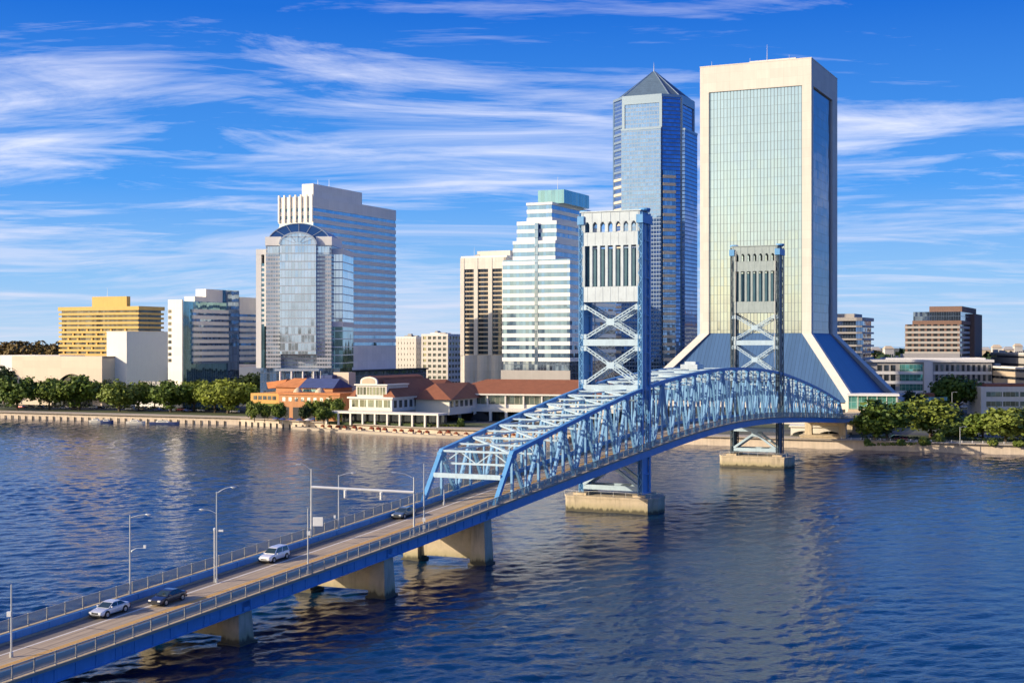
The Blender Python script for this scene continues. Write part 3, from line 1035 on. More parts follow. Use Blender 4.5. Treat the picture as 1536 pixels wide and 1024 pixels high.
def low_arm(z, L, box=True):
    def f(e, h):
        sg = 1 if L > 0 else -1
        MB().tube([(0, 0, z - 0.7), (sg * 0.25, 0, z - 0.25), (sg * 0.7, 0, z), (L, 0, z + 0.08)], 0.05, 6).build('bracket', M['galv'], e)
        if box: MB().box(L - 0.15, L + 0.15, -0.15, 0.15, z + 0.02, z + 0.42).build('camera_box', M['lampglass'], e)
    return f


def pole_box(z, dx=0.3):
    def f(e, h):
        MB().box(dx - 0.22, dx + 0.22, -0.2, 0.2, z, z + 0.5).build('equipment_box', M['lampglass'], e)
    return f


def twin(e, h):
    MB().tube([(-0.28, 0, 0.0), (-0.28, 0, h * 0.57)], 0.09, 6).build('second_pole', M['galv'], e)
    MB().box(0.25, 0.85, -0.12, 0.12, h * 0.56, h * 0.56 + 0.25).build('equipment_box', M['lampglass'], e)
    MB().lathe([(0.12, 0), (0.16, 0.2), (0.05, 0.4)], 8, (-0.28, 0, h * 0.57)).build('signal_cap', M['lampglass'], e)


lamp(17, 985, 876, [], 'plain grey pole with a small white box near the lower left corner', extra=pole_box(4.2, -0.2))
lamp(195, 877, 772, [(1.9, -0.35, 0.05)], 'grey street lamp with a curved arm and a lower side bracket behind the silver car', side=-1, extra=low_arm(5.6, 1.8))
lamp(325, 873, 737, [(1.8, -0.2, 0.55), (-1.5, -2.8, -2.3)], 'tall grey street lamp with twin poles just beyond the dark car', side=None, extra=twin)
lamp(462, 855, 762, [], 'short grey pole on the near railing in front of the white car', side=1, extra=pole_box(5.0, 0.1))
lamp(508, 786, 712, [(1.9, -0.2, 0.3)], 'grey street lamp on the far railing behind the middle of the gantry beam', side=-1, extra=low_arm(1.6, -0.6))
lamp(636, 790, 695, [], 'thin grey mast with control boxes on the near railing beside the gantry', side=1, extra=lambda e, h: (pole_box(1.6, 0)(e, h), pole_box(0.5, 0)(e, h)))
lamp(666, 757, 734, [], 'short grey post standing in the roadway before the first truss portal')

# gantry beam across the road with signals
gs = s_of(467, -7.0); gs2 = s_of(621, 7.0)
A, B_ = bw(gs, -7.0, zd(gs)), bw(gs2, 7.0, zd(gs2))
gn = empty('sign_gantry', (A + B_) / 2)
tag(gn, 'white gantry beam on two lamp poles spanning the bridge roadway', 'gantry')
mid = (A + B_) / 2
a, b = A - mid, B_ - mid
za, zb = P(467, 730, A.y).z - mid.z, P(621, 738, B_.y).z - mid.z
ta, tb = P(467, 703, A.y).z - mid.z, P(621, 715, B_.y).z - mid.z
MB().tube([a, (a.x, a.y, ta)], 0.16, 8, 0.1).build('post', M['galv'], gn)
MB().tube([b, (b.x, b.y, tb)], 0.16, 8, 0.1).build('post', M['galv'], gn)
MB().tube([(a.x, a.y, za), (b.x, b.y, zb)], 0.2, 8).build('crossbeam', M['lampglass'], gn)
for q, sx in (((a.x, a.y, ta), -1), ((b.x, b.y, tb), -1)):
    L = 1.6 if q[2] == ta else 2.6
    MB().tube([(q[0], q[1], q[2] - 0.2), (q[0] - 0.5 * L, q[1], q[2] + 0.45), (q[0] - L, q[1], q[2] + (0.9 if q[2] == ta else 0.65))], 0.05, 6).build('arm', M['galv'], gn)
    MB().box(q[0] - L - 0.7, q[0] - L, q[1] - 0.15, q[1] + 0.15, q[2] + 0.6, q[2] + 0.75).build('lamp_head', M['galv'], gn)
for f in (0.33, 0.68):
    p = Vector((a.x, a.y, za)).lerp(Vector((b.x, b.y, zb)), f)
    h = MB().box(p.x - 0.2, p.x + 0.2, p.y - 0.2, p.y + 0.2, p.z - 1.35, p.z - 0.15)
    for k in range(3): h.lathe([(0.13, 0), (0.13, 0.25)], 8, (p.x + 0, p.y - 0.3, p.z - 1.25 + k * 0.36))
    h.build('signal_head', M['lampglass'], gn)
sp = bw(s_of(475, -7.0), -7.0, 0)
zz = P(475, 780, sp.y).z - mid.z
MB().box(a.x + 0.25, a.x + 1.75, a.y - 0.12, a.y + 0.02, zz - 0.7, zz + 0.65).build('sign_back', M['lampglass'], gn, bevel=0.05)

# ------------------------------------------------------------------ cars
def car_parts(kind):
    """x across, y forward; returns list of (name, mesh builder, material key, smooth, children)"""
    if kind == 'suv':
        body = [(-2.25, 0.45), (-2.3, 0.9), (-2.15, 1.08), (0.95, 1.05), (1.95, 0.95), (2.25, 0.78), (2.3, 0.45)]
        cab = [(-2.18, 1.06), (-1.95, 1.72), (-0.2, 1.75), (0.35, 1.68), (1.15, 1.04)]
    else:
        body = [(-2.3, 0.4), (-2.35, 0.8), (-2.2, 0.97), (0.85, 0.95), (1.9, 0.84), (2.3, 0.66), (2.36, 0.4)]
        cab = [(-1.75, 0.95), (-0.95, 1.42), (-0.1, 1.46), (0.25, 1.40), (1.15, 0.94)]
    W = 0.90
    m = MB()
    # lower body: rounded section lofted along y through side profile
    sec = []
    ys = [-2.33, -2.2, -1.9, -1.0, 0.0, 0.9, 1.6, 2.05, 2.25, 2.35]

    def top(y):
        pts = sorted([(a, b) for a, b in body if b > 0.5])
        if y <= pts[0][0]: return pts[0][1] - 0.1
        for (a, b), (c, d) in zip(pts, pts[1:]):
            if y <= c: return b + (d - b) * (y - a) / max(1e-6, c - a)
        return pts[-1][1] - 0.1
    n = 10
    for y in ys:
        e = abs(y) / 2.35
        w = W * (1 - 0.16 * max(0, (e - 0.75) / 0.25) ** 2)
        t = top(y)
        sec += [(-w * 0.9, y, 0.28), (w * 0.9, y, 0.28), (w, y, 0.42), (w, y, t * 0.72), (w * 0.96, y, t * 0.93), (w * 0.86, y, t), (-w * 0.86, y, t), (-w * 0.96, y, t * 0.93), (-w, y, t * 0.72), (-w, y, 0.42)]
    fs = [tuple(range(n)), tuple(range(len(sec) - 1, len(sec) - n - 1, -1))]
    for i in range(len(ys) - 1):
        for k in range(n): fs.append((i * n + k, i * n + (k + 1) % n, (i + 1) * n + (k + 1) % n, (i + 1) * n + k))
    m.add(sec, fs)
    # roof and pillars: cabin solid in body colour
    def cabin(mb, shrink, grow):
        q = []
        for y, z in cab:
            f = (z - cab[0][1]) / (max(c[1] for c in cab) - cab[0][1])
            w = (0.84 - 0.17 * f) * W / 0.9 + grow
            q.append((w, y, z))
        k = len(q)
        mb.add([(w, y, z) for w, y, z in q] + [(-w, y, z) for w, y, z in q], [tuple(range(k)), tuple(range(2 * k - 1, k - 1, -1))] + [(i, k + i, k + (i + 1) % k, (i + 1) % k) for i in range(k)])
    cabin(m, 0, 0)
    out = [('body', m, 'paint', True, [])]
    zt = max(c[1] for c in cab)
    y0, y1, y2, y3 = cab[0][0], cab[1][0], cab[3][0], cab[4][0]
    z0 = cab[0][1]

    def wt(z): return ((0.84 - 0.17 * (z - z0) / (zt - z0)) * W / 0.9)
    zl, zh = z0 + 0.05, zt - 0.09
    # side windows (two per side), windscreen, rear screen: glass panes 15 mm proud of the cabin
    for sg in (-1, 1):
        for fa, fb in ((0.03, 0.47), (0.52, 0.97)):
            def yy(f, z):
                u = (z - z0) / (zt - z0)
                ya = y0 + (y1 - y0) * u + 0.1; yb = y3 + (y2 - y3) * u - 0.1
                return ya + (yb - ya) * f
            g = MB().hexa([(sg * (wt(zl) + o), yy(f, zl), zl) for f, o in ((fa, 0.015), (fb, 0.015), (fb, -0.01), (fa, -0.01))] + [(sg * (wt(zh) + o), yy(f, zh), zh) for f, o in ((fa, 0.015), (fb, 0.015), (fb, -0.01), (fa, -0.01))])
            out.append(('side_window', g, 'carglass', False, []))
    for nm, ya, yb, zz_b in (('windscreen', y3, y2, cab[3][1]), ('rear_window', y0, y1, cab[1][1])):
        sgn = 1 if nm == 'windscreen' else -1
        lo, hi = 0.08, 0.92
        pa = (ya + (yb - ya) * lo, z0 + (zz_b - z0) * lo); pb = (ya + (yb - ya) * hi, z0 + (zz_b - z0) * hi)
        g = MB().hexa([(-wt(pa[1]) + 0.07, pa[0] + sgn * 0.02, pa[1]), (wt(pa[1]) - 0.07, pa[0] + sgn * 0.02, pa[1]), (wt(pa[1]) - 0.07, pa[0] - sgn * 0.05, pa[1]), (-wt(pa[1]) + 0.07, pa[0] - sgn * 0.05, pa[1]),
                       (-wt(pb[1]) + 0.07, pb[0] + sgn * 0.02, pb[1] + 0.01), (wt(pb[1]) - 0.07, pb[0] + sgn * 0.02, pb[1] + 0.01), (wt(pb[1]) - 0.07, pb[0] - sgn * 0.05, pb[1]), (-wt(pb[1]) + 0.07, pb[0] - sgn * 0.05, pb[1])])
        out.append((nm, g, 'carglass', False, []))
    for sg in (-1, 1):
        for y in (-1.42, 1.42):
            wh = MB().lathe([(0.23, -0.11), (0.33, -0.10), (0.35, 0), (0.33, 0.10), (0.23, 0.11)], 16)
            wh.v = [(z + sg * 0.83, x + y, yy2 + 0.35) for x, yy2, z in wh.v]
            rim = MB().lathe([(0.06, -0.02), (0.22, -0.01), (0.22, 0.02), (0.06, 0.03)], 12)
            rim.v = [(sg * (0.93 + z * 0.8), x + y, yy2 + 0.35) for x, yy2, z in rim.v]
            out.append(('tyre', wh, 'rubber', False, [('rim', rim, 'chrome')]))
            ar = MB().lathe([(0.42, -0.02), (0.42, 0.02)], 16)
            ar.v = [(sg * (0.885 + z), x + y, yy2 + 0.37) for x, yy2, z in ar.v]
            out.append(('wheel_arch', ar, 'black', False, []))
        out.append(('headlight', MB().box(sg * 0.62 - 0.17, sg * 0.62 + 0.17, 2.16, 2.36, 0.58, 0.72), 'lampglass', False, []))
        out.append(('tail_light', MB().box(sg * 0.66 - 0.14, sg * 0.66 + 0.14, -2.37, -2.25, 0.66, 0.82), 'redlamp', False, []))
        out.append(('side_mirror', MB().box(sg * 0.98 - 0.09, sg * 0.98 + 0.09, 0.72, 0.84, 0.98, 1.12), 'paint', False, []))
    out.append(('grille', MB().box(-0.42, 0.42, 2.25, 2.375, 0.5, 0.66), 'black', False, []))
    out.append(('bumper', MB().box(-0.8, 0.8, 2.2, 2.40, 0.28, 0.44).box(-0.8, 0.8, -2.40, -2.2, 0.28, 0.46), 'black', False, []))
    return out


def make_car(kind, color, label, loc, rz, tilt=0.0, group=None, simple=False, sc=1.0):
    e = empty('car', loc, rz)
    e.rotation_euler = (tilt, 0, rz)
    e.scale = (sc,) * 3
    tag(e, label, 'car', group)
    pm = M.get('paint' + str(color))
    if not pm:
        pm = M['paint' + str(color)] = plain('car_paint', color, 0.3, 0.25, 0.06, 0.7, 0.8)
    for nm, mb, mt, sm, ch in car_parts(kind):
        if simple and nm in ('side_mirror', 'wheel_arch', 'bumper', 'tail_light', 'grille', 'headlight'): continue
        o = mb.build(nm, pm if mt == 'paint' else M[mt], e)
        if nm == 'body': o.modifiers.new('bevel', 'BEVEL').width = 0.05
        for n2, m2, t2 in ch:
            if not simple: m2.build(n2, M[t2], o)
    return e


for px, py, kind, colr, lab, grp in (
        (165, 908, 'sedan', (0.62, 0.64, 0.68), 'silver coupe driving towards the viewer beside the left girder', None),
        (252, 903, 'sedan', (0.025, 0.03, 0.06), 'dark blue sedan in the middle lane right of the silver coupe', None),
        (412, 829, 'suv', (0.80, 0.80, 0.80), 'white hatchback driving towards the viewer before the white gantry', None),
        (606, 763, 'sedan', (0.12, 0.16, 0.18), 'dark grey green car beyond the gantry near the truss', None)):
    s, t = st_of(px, py)
    if t < -3.9: t = -3.9; s = s_of(px, t)
    slope = math.atan((zd(s + 1) - zd(s - 1)) / 2)
    make_car(kind, colr, lab, bw(s, t, zd(s) + RDZ + 0.01), BR + math.pi, -slope, sc=1.08)
    print('car', px, round(s, 1), round(t, 1))
print('lamp325', st_of(325, 873), 'lamp17', st_of(17, 985), 'post666', st_of(666, 757))
# ------------------------------------------------------------------ building materials
M['conc_cream'] = wall_mat('cream_concrete', (0.62, 0.58, 0.52), 0.05, 0.8, 3.9, 6.0, 0.86, 0.13)
M['conc_white'] = wall_mat('white_concrete', (0.72, 0.70, 0.67), 0.05, 0.8, None, None, streak=0.06)
M['conc_cool'] = wall_mat('cool_white_concrete', (0.68, 0.70, 0.72), 0.05, 0.8, None, None, streak=0.07)
M['conc_warm'] = wall_mat('warm_white_concrete', (0.84, 0.79, 0.69), 0.05, 0.8, 3.9, 5.0, 0.93, 0.07)
M['conc_pink'] = wall_mat('pinkish_stucco', (0.64, 0.53, 0.42), 0.05, 0.85, 4.0, 9.0, 0.94, 0.06)
M['conc_grey'] = wall_mat('grey_concrete', (0.38, 0.36, 0.34), 0.08, 0.85, None, None, streak=0.1)
M['conc_tan'] = wall_mat('tan_concrete', (0.52, 0.42, 0.30), 0.07, 0.85, None, None, streak=0.1)
M['yellow'] = wall_mat('yellow_stucco', (0.60, 0.40, 0.13), 0.08, 0.85, None, None, streak=0.1)
M['brownbrick'] = wall_mat('brown_brick', (0.20, 0.12, 0.09), 0.1, 0.85, None, None, streak=0.1)
M['terracotta'] = wall_mat('terracotta_stucco', (0.46, 0.22, 0.10), 0.12, 0.85, None, None)
M['orange_wall'] = wall_mat('orange_stucco', (0.62, 0.33, 0.10), 0.1, 0.85, None, None)
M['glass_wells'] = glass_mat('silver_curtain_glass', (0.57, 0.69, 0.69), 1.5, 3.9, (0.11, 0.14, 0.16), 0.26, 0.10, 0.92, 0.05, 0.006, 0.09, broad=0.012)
M['glass_navy'] = glass_mat('navy_glass', (0.30, 0.42, 0.60), 1.5, 3.9, (0.09, 0.13, 0.20), 0.12, 0.25, 0.9, 0.05, 0.010, 0.35)
M['glass_blue'] = glass_mat('blue_tower_glass', (0.26, 0.41, 0.64), 1.5, 2.1, (0.22, 0.30, 0.42), 0.22, 0.55, 0.9, 0.06, 0.008, 0.25)
M['glass_shade'] = glass_mat('shade_side_striped_glass', (0.13, 0.22, 0.40), 1.5, 3.9, (0.04, 0.06, 0.10), 0.5, 0.1, 0.9, 0.05, 0.008, 0.35)  # tallest tower's right face: its dimmer reflection put into a darker tint
M['glass_tower'] = glass_mat('shade_tinted_tower_glass', (0.17, 0.30, 0.60), 1.5, 2.1, (0.10, 0.17, 0.32), 0.10, 0.62, 0.9, 0.06, 0.008, 0.3)  # dimmer right-side reflections put into the tint, darker than the front glass
M['glass_strip'] = glass_mat('strip_window_glass', (0.33, 0.49, 0.66), 1.6, 50.0, (0.16, 0.20, 0.25), 0.06, 0.0, 0.88, 0.05, 0.010, 0.22)
M['glass_ribbon'] = glass_mat('blue_ribbon_glass', (0.20, 0.35, 0.56), 1.6, 50.0, (0.08, 0.13, 0.2), 0.06, 0.0, 0.88, 0.05, 0.010, 0.25)
M['glass_dark'] = glass_mat('dark_window_glass', (0.10, 0.12, 0.14), 1.6, 50.0, (0.05, 0.05, 0.05), 0.14, 0.0, 0.6, 0.06, 0.015, 0.6)
M['glass_teal'] = glass_mat('teal_glass', (0.24, 0.43, 0.50), 1.8, 30, (0.14, 0.24, 0.28), 0.10, 0.1, 0.85, 0.06, 0.012, 0.3)
M['glass_pale'] = glass_mat('pale_blue_glass', (0.78, 0.87, 0.92), 1.5, 3.7, (0.38, 0.43, 0.48), 0.16, 0.5, 0.88, 0.05, 0.010, 0.18)
M['glass_grey'] = glass_mat('grey_banded_glass', (0.45, 0.50, 0.56), 1.2, 1.85, (0.42, 0.43, 0.46), 0.16, 0.75, 0.8, 0.08, 0.008, 0.3)
M['glass_green'] = glass_mat('green_glass', (0.22, 0.62, 0.50), 2.0, 2.4, (0.30, 0.45, 0.40), 0.14, 0.12, 0.7, 0.08, 0.012, 0.3)
M['glass_lowe'] = glass_mat('gallery_glass', (0.30, 0.34, 0.26), 2.2, 50, (0.42, 0.38, 0.30), 0.16, 0, 0.7, 0.06, 0.015, 0.5)
M['glass_arch'] = plain('deep_blue_glass', (0.018, 0.075, 0.24), 0.2, 0.25, 0.1, 0.3)
M['navy_roof'] = seam_mat('blue_seam_roof', (0.075, 0.155, 0.30), 1.3)
M['slate_roof'] = tile_mat('slate_glass_roof', (0.07, 0.12, 0.19), 1.4)
M['tower_trim'] = plain('blue_grey_trim', (0.26, 0.34, 0.42), 0.35, 0.5, 0.06)
M['red_tile'] = tile_mat('red_roof_tile', (0.27, 0.095, 0.045), 0.4)
M['orange_tile'] = tile_mat('orange_roof', (0.50, 0.19, 0.07), 0.6)
M['blue_tile'] = tile_mat('blue_painted_roof', (0.04, 0.065, 0.19), 0.6)
M['roof_gravel'] = plain('roof_gravel', (0.30, 0.28, 0.25), 0.95)
M['white_trim'] = plain('white_trim', (0.72, 0.68, 0.60), 0.6, 0, 0.08)
M['silver_trim'] = plain('silver_trim', (0.52, 0.56, 0.60), 0.35, 0.6, 0.06)
M['gold'] = plain('sunset_gold_blind', (0.70, 0.36, 0.08), 0.5)


class Bld:
    """a building in its own frame: origin at the near corner at street level, front along -x, right side along +y"""
    def __init__(s, name, label, px, Y, rot=-24.8, cat='building', group=None):
        s.c = P(px, HY, Y)
        s.r = R(rot)
        s.X = Vector((math.cos(s.r), math.sin(s.r))); s.Yv = Vector((-math.sin(s.r), math.cos(s.r)))
        s.o = empty(name, (s.c.x, s.c.y, G), s.r)
        tag(s.o, label, cat, group)

    def w(s, x, y): return s.c.xy + s.X * x + s.Yv * y

    def x(s, px, y=0.0):
        k = (px - 768) / FPX
        b = s.w(0, y)
        return (k * b.y - b.x) / (s.X.x - k * s.X.y)

    def y(s, px, x=0.0):
        k = (px - 768) / FPX
        b = s.w(x, 0)
        return (k * b.y - b.x) / (s.Yv.x - k * s.Yv.y)

    def z(s, py, x=0.0, y=0.0):
        return CAM_H - (py - HY) * s.w(x, y).y / FPX - G

    def box(s, name, x0, x1, y0, y1, z0, z1, mat, parent=None):
        return MB().box(x0, x1, y0, y1, z0, z1).build(name, M[mat], parent or s.o)

    def put(s, name, mb, mat, parent=None, **k):
        return mb.build(name, M[mat], parent or s.o, **k)

    def strips(s, x0, x1, y0, y1, z0, z1, fh, wall, glass, wfrac=0.45, inset=0.3, first=0.3, wname='window_band', sname='spandrel'):
        """floors as stacked slabs: solid spandrel ring, recessed ribbon of glass"""
        z = z0
        while z < z1 - 0.05:
            a = z + fh * (1 - wfrac)
            s.box(sname, x0, x1, y0, y1, z, min(a, z1), wall)
            if a < z1 - 0.1:
                b = min(z + fh, z1)
                s.box(wname, x0 + inset, x1 - inset, y0 + inset, y1 - inset, a - 0.02, b + 0.02, glass)
            z += fh


def roof_kit(b, x0, x1, y0, y1, z, seed, n=5, mast=0):
    rnd = random.Random(seed)
    pm = MB()
    t = 0.35
    for q in ((x0, x1, y0, y0 + t), (x0, x1, y1 - t, y1), (x0, x0 + t, y0 + t, y1 - t), (x1 - t, x1, y0 + t, y1 - t)): pm.box(*q, z, z + 0.9)
    b.put('parapet', pm, 'conc_white')
    for i in range(n):
        w, d, h = rnd.uniform(1.5, 4), rnd.uniform(1.5, 4), rnd.uniform(1, 2.6)
        x = rnd.uniform(x0 + 3, max(x0 + 3.1, x1 - 4)); y = rnd.uniform(y0 + 3, max(y0 + 3.1, y1 - 4))
        b.put('roof_unit', MB().box(x, x + w, y, y + d, z + 0.02, z + h).box(x + 0.2, x + w - 0.2, y + 0.2, y + d - 0.2, z + h, z + h + 0.25), 'conc_grey')
    for i in range(mast):
        x = rnd.uniform(x0 + 2, x1 - 2); y = rnd.uniform(y0 + 1, y1 - 2)
        b.put('antenna', MB().tube([(x, y, z), (x, y, z + rnd.uniform(3, 6))], 0.12, 5, 0.04), 'galv')


# ------------------------------------------------------------------ 1. flared concrete skyscraper (right)
b = Bld('office_tower', 'tallest cream concrete tower with silver glass and sloping flared base', 1217, 600)
W, D = -b.x(1050), b.y(1256)
zt = b.z(86); zf = 37.5; e = 24.0; zb = 9.0
pw = 4.0
pb = 10.5
glz0 = zf + 1.2
core = b.box('core', -W + 1.6, -1.6, 1.6, D - 1.6, 3, zt - 2, 'dark')
zg = b.z(127)
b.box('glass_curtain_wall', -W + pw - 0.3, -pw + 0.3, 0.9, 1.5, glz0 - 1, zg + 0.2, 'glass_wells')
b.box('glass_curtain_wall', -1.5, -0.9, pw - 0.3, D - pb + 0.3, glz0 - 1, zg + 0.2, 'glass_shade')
b.box('glass_curtain_wall', -W + 0.9, -W + 1.5, pw, D - pw, glz0 - 1, zg, 'glass_wells')
cr = MB().box(-W, 0, 0, D, zg, zt - 0.4)
cr.box(-W - 0.1, 0.1, -0.1, D + 0.1, zt - 0.4, zt)
b.put('crown_band', cr, 'conc_cream')
for sx, sy in ((0, 0), (1, 0), (0, 1), (1, 1)):
    x0 = -W if sx == 0 else -pw; y0 = 0 if sy == 0 else D - pb
    pd = pw if sy == 0 else pb
    cx, cy = (-1 if sx == 0 else 1), (-1 if sy == 0 else 1)
    cm = MB().box(x0, x0 + pw, y0, y0 + pd, zf, zg)
    # corner leg kinks outwards along the diagonal
    q0 = [(x0, y0), (x0 + pw, y0), (x0 + pw, y0 + pd), (x0, y0 + pd)]
    q1 = [(x + cx * e, y + cy * e) for x, y in q0]
    qm = [(x + cx * e * 0.13, y + cy * e * 0.13) for x, y in q0]
    zm = zf - (zf - zb) * 0.26
    cm.hexa([(x, y, zb) for x, y in q1] + [(x, y, zf) for x, y in q0])
    ex = 3.5
    cm.box(q1[0][0] - (ex if cx < 0 else 0), q1[1][0] + (ex if cx > 0 else 0), q1[0][1] - (ex if cy < 0 else 0), q1[2][1] + (ex if cy > 0 else 0), 0, zb + 0.6)
    b.put('corner_pier', cm, 'conc_cream')
i = 2.2
for nm, a0, a1, c0, c1 in (('front', (-W + pw, i), (-pw, i), (-W + pw - e, -e + 4), (-pw + e, -e + 4)), ('side', (-i, pw), (-i, D - pb), (e - 4, pw - e), (e - 4, D - pb + e)), ('left', (-W + i, D - pw), (-W + i, pw), (-W - e + 4, D - pw + e), (-W - e + 4, pw - e))):
    th = 1.0
    b.put('sloping_roof', MB().hexa([(*c0, zb), (*c1, zb), (*a1, glz0), (*a0, glz0), (*c0, zb + 0.6), (*c1, zb + 0.6), (*a1, glz0 + 0.6), (*a0, glz0 + 0.6)]), 'navy_roof')
b.box('podium', -W - e - 6, e + 6, -e - 2, D + e + 4, 0, zb - 0.3, 'conc_cream')
b.box('podium_glazing', -W - e - 4, e + 4, -e - 2.15, -e - 2.02, 2, 6.5, 'glass_dark')
roof = MB().box(-W * 0.62, -W * 0.2, D * 0.25, D * 0.8, zt, zt + 3.2).box(-W * 0.5, -W * 0.42, D * 0.4, D * 0.5, zt + 3.2, zt + 4.4)
b.put('roof_house', roof, 'conc_cream')
b.put('antenna', MB().tube([(-W * 0.42, 6, zt), (-W * 0.42, 6, zt + 8.5)], 0.18, 6, 0.05), 'galv')
for k in range(3): b.put('antenna', MB().tube([(-W * (0.9 - 0.35 * k), 1.5, zt), (-W * (0.9 - 0.35 * k), 1.5, zt + 2.2)], 0.1, 5, 0.05), 'galv')

# ------------------------------------------------------------------ 2. blue octagonal tower with pyramid
b = Bld('office_tower', 'blue glass tower with dark pyramid roof behind the bridge tower', 1022, 740)
c = 8.2; L = 21.5            # chamfer and flat
# octagon whose right face lies at x=0.. and near corner is cut
def octa(g=0.0, c=c, L=L):
    a, k = L / 2 + c + g, L / 2 + g * 0.414
    cx, cy = -(L / 2 + c), L / 2      # centre
    return [(cx + x, cy + y) for x, y in ((-k, -a), (k, -a), (a, -k), (a, k), (k, a), (-k, a), (-a, k), (-a, -k))]
zt2 = b.z(152, -15, 5)
b.put('shaft', MB().prism(octa(), 0, zt2), 'glass_tower')
b.box('upper_window', -(L + c) + 1.1, -c - 1.1, -c - 0.25, -c + 0.5, b.z(195, -15, -8) + 1, zt2 - 3.2, 'glass_blue')
b.put('cornice', MB().prism(octa(0.5), zt2, zt2 + 1.4), 'tower_trim')
cx, cy = -(L / 2 + c), L / 2
zap = b.z(108, cx, cy)
apex = [(cx + (x - cx) * 0.04, cy + (y - cy) * 0.04) for x, y in octa()]
pyr = [(cx + (x - cx) * 0.93, cy + (y - cy) * 0.93) for x, y in octa(0, 4.5, 28.9)]
rf = b.put('pyramid_roof', MB().prism(pyr, zt2 + 1.4, zap, [(cx + (x - cx) * 0.035, cy + (y - cy) * 0.035) for x, y in pyr]), 'slate_roof')
rd = MB()
for k in range(0, 8):
    x, y = pyr[k]
    rd.beam((x, y, zt2 + 1.5), (cx + (x - cx) * 0.03, cy + (y - cy) * 0.03, zap), 0.55, 0.5)
b.put('roof_ridge', rd, 'tower_trim', rf)
b.put('lantern', MB().prism([(cx + math.cos(a) * 3.4, cy + math.sin(a) * 3.4) for a in [k * math.pi / 4 for k in range(8)]], zap - 6.0, zap - 5.0), 'tower_trim', rf)
b.put('spire', MB().tube([(cx, cy, zap - 1), (cx, cy, zap + 5)], 0.3, 6, 0.06), 'galv')
for x, y in octa(0.05):
    b.put('corner_mullion', MB().box(x - 0.45, x + 0.45, y - 0.45, y + 0.45, 0, zt2 - 0.02), 'navy_roof')
# projecting bays with metal frames on the two visible flats
zb1 = b.z(195, -15, -8)
k = L / 2
fy = cy - (L / 2 + c)
fx = cx + (L / 2 + c)
b.put('projecting_bay', MB().box(cx - k - 0.3, cx + k + 0.2, fy - 2.0, fy + 0.5, 0, zb1), 'glass_blue')
b.put('bay_cap', MB().box(cx - k - 0.5, cx + k + 0.4, fy - 2.2, fy + 0.5, zb1, zb1 + 1.0), 'tower_trim')
b.put('projecting_bay', MB().box(fx - 0.5, fx + 2.0, cy - k - 0.2, cy + k + 0.3, 0, zb1), 'glass_tower')
b.put('bay_cap', MB().box(fx - 0.5, fx + 2.2, cy - k - 0.4, cy + k + 0.5, zb1, zb1 + 1.0), 'tower_trim')
for fr in (0, 1):
    m = MB()
    z0, z1 = zb1 + 1.0, zt2
    if fr == 0:
        m.box(cx - k - 0.4, cx - k + 1.1, fy - 0.6, fy + 0.4, z0, z1).box(cx + k - 1.1, cx + k + 0.4, fy - 0.6, fy + 0.4, z0, z1).box(cx - k + 1.1, cx + k - 1.1, fy - 0.6, fy + 0.4, z1 - 3.2, z1)
    else:
        m.box(fx - 0.4, fx + 0.6, cy - k - 0.4, cy - k + 1.1, z0, z1).box(fx - 0.4, fx + 0.6, cy + k - 1.1, cy + k + 0.4, z0, z1).box(fx - 0.4, fx + 0.6, cy - k + 1.1, cy + k - 1.1, z1 - 3.2, z1)
    b.put('crown_frame', m, 'tower_trim')
# the near cut corner carries a balcony-banded bay lower down
zb3 = b.z(256, 0, -8)
p0 = Vector((cx + k, fy)); p1 = Vector((fx, cy - k))
d = (p1 - p0).normalized(); nrm = Vector((d.y, -d.x))
q0, q1 = p0 + d * 0.3, p0 + d * 7.6
fh = 4.0
zz = 4.0
while zz < zb3:
    mk = lambda o, za, zc: MB().prism([(q0 - nrm * 1).to_tuple(), (q1 - nrm * 1).to_tuple(), (q1 + nrm * o).to_tuple(), (q0 + nrm * o).to_tuple()], za, zc)
    b.put('balcony_band', mk(1.7, zz, zz + 1.6), 'conc_pink')
    b.put('window_band', mk(1.2, zz + 1.58, zz + fh + 0.02), 'glass_navy')
    zz += fh
# left cut corner: pale sill bands
p0 = Vector((cx - k, fy)); p1 = Vector((cx - k - c, cy - k))
d2 = (p1 - p0).normalized(); n2 = Vector((-d2.y, d2.x))
zz = 4.0
while zz < zt2 - 12:
    b.put('sill_band', MB().prism([(p0 - n2 * 0.5 + d2 * 0.5).to_tuple(), (p1 - n2 * 0.5 - d2 * 0.5).to_tuple(), (p1 + n2 * 0.4 - d2 * 0.5).to_tuple(), (p0 + n2 * 0.4 + d2 * 0.5).to_tuple()], zz, zz + 1.3), 'conc_pink' if zz < zb3 else 'tower_trim')
    zz += 4.0

# ------------------------------------------------------------------ 3. stepped white-banded tower
b = Bld('office_tower', 'white banded stepped tower with teal glass rooftop box left of bridge tower', 855, 640)
X0 = b.x(753); D = b.y(924)
fh = 3.72
zs = [b.z(557), b.z(388), b.z(330, -6, 3), b.z(306, -8, 4)]
zbase = max(0.3, zs[0])
b.strips(X0, 0, 0, D, zbase + 4.5, zs[1], fh, 'conc_cool', 'glass_ribbon', 0.52, 0.25)
b.box('glass_lobby', X0 + 0.5, -0.5, 0.5, D - 0.5, 0, zbase + 4.5, 'glass_navy')
b.box('base_wall', X0 - 0.3, 0.3, -0.6, -0.2, 0, zbase + 0.4, 'conc_grey')
X1 = b.x(833, 2)
b.strips(b.x(769, 2), X1, 2, D - 3, zs[1], b.z(360, X1, 2), fh, 'conc_cool', 'glass_ribbon', 0.52, 0.25)
b.strips(b.x(775, 3.5), X1, 3.5, D - 4, b.z(360, X1, 2), zs[2], fh, 'conc_cool', 'glass_ribbon', 0.52, 0.25)
X2 = b.x(828, 5)
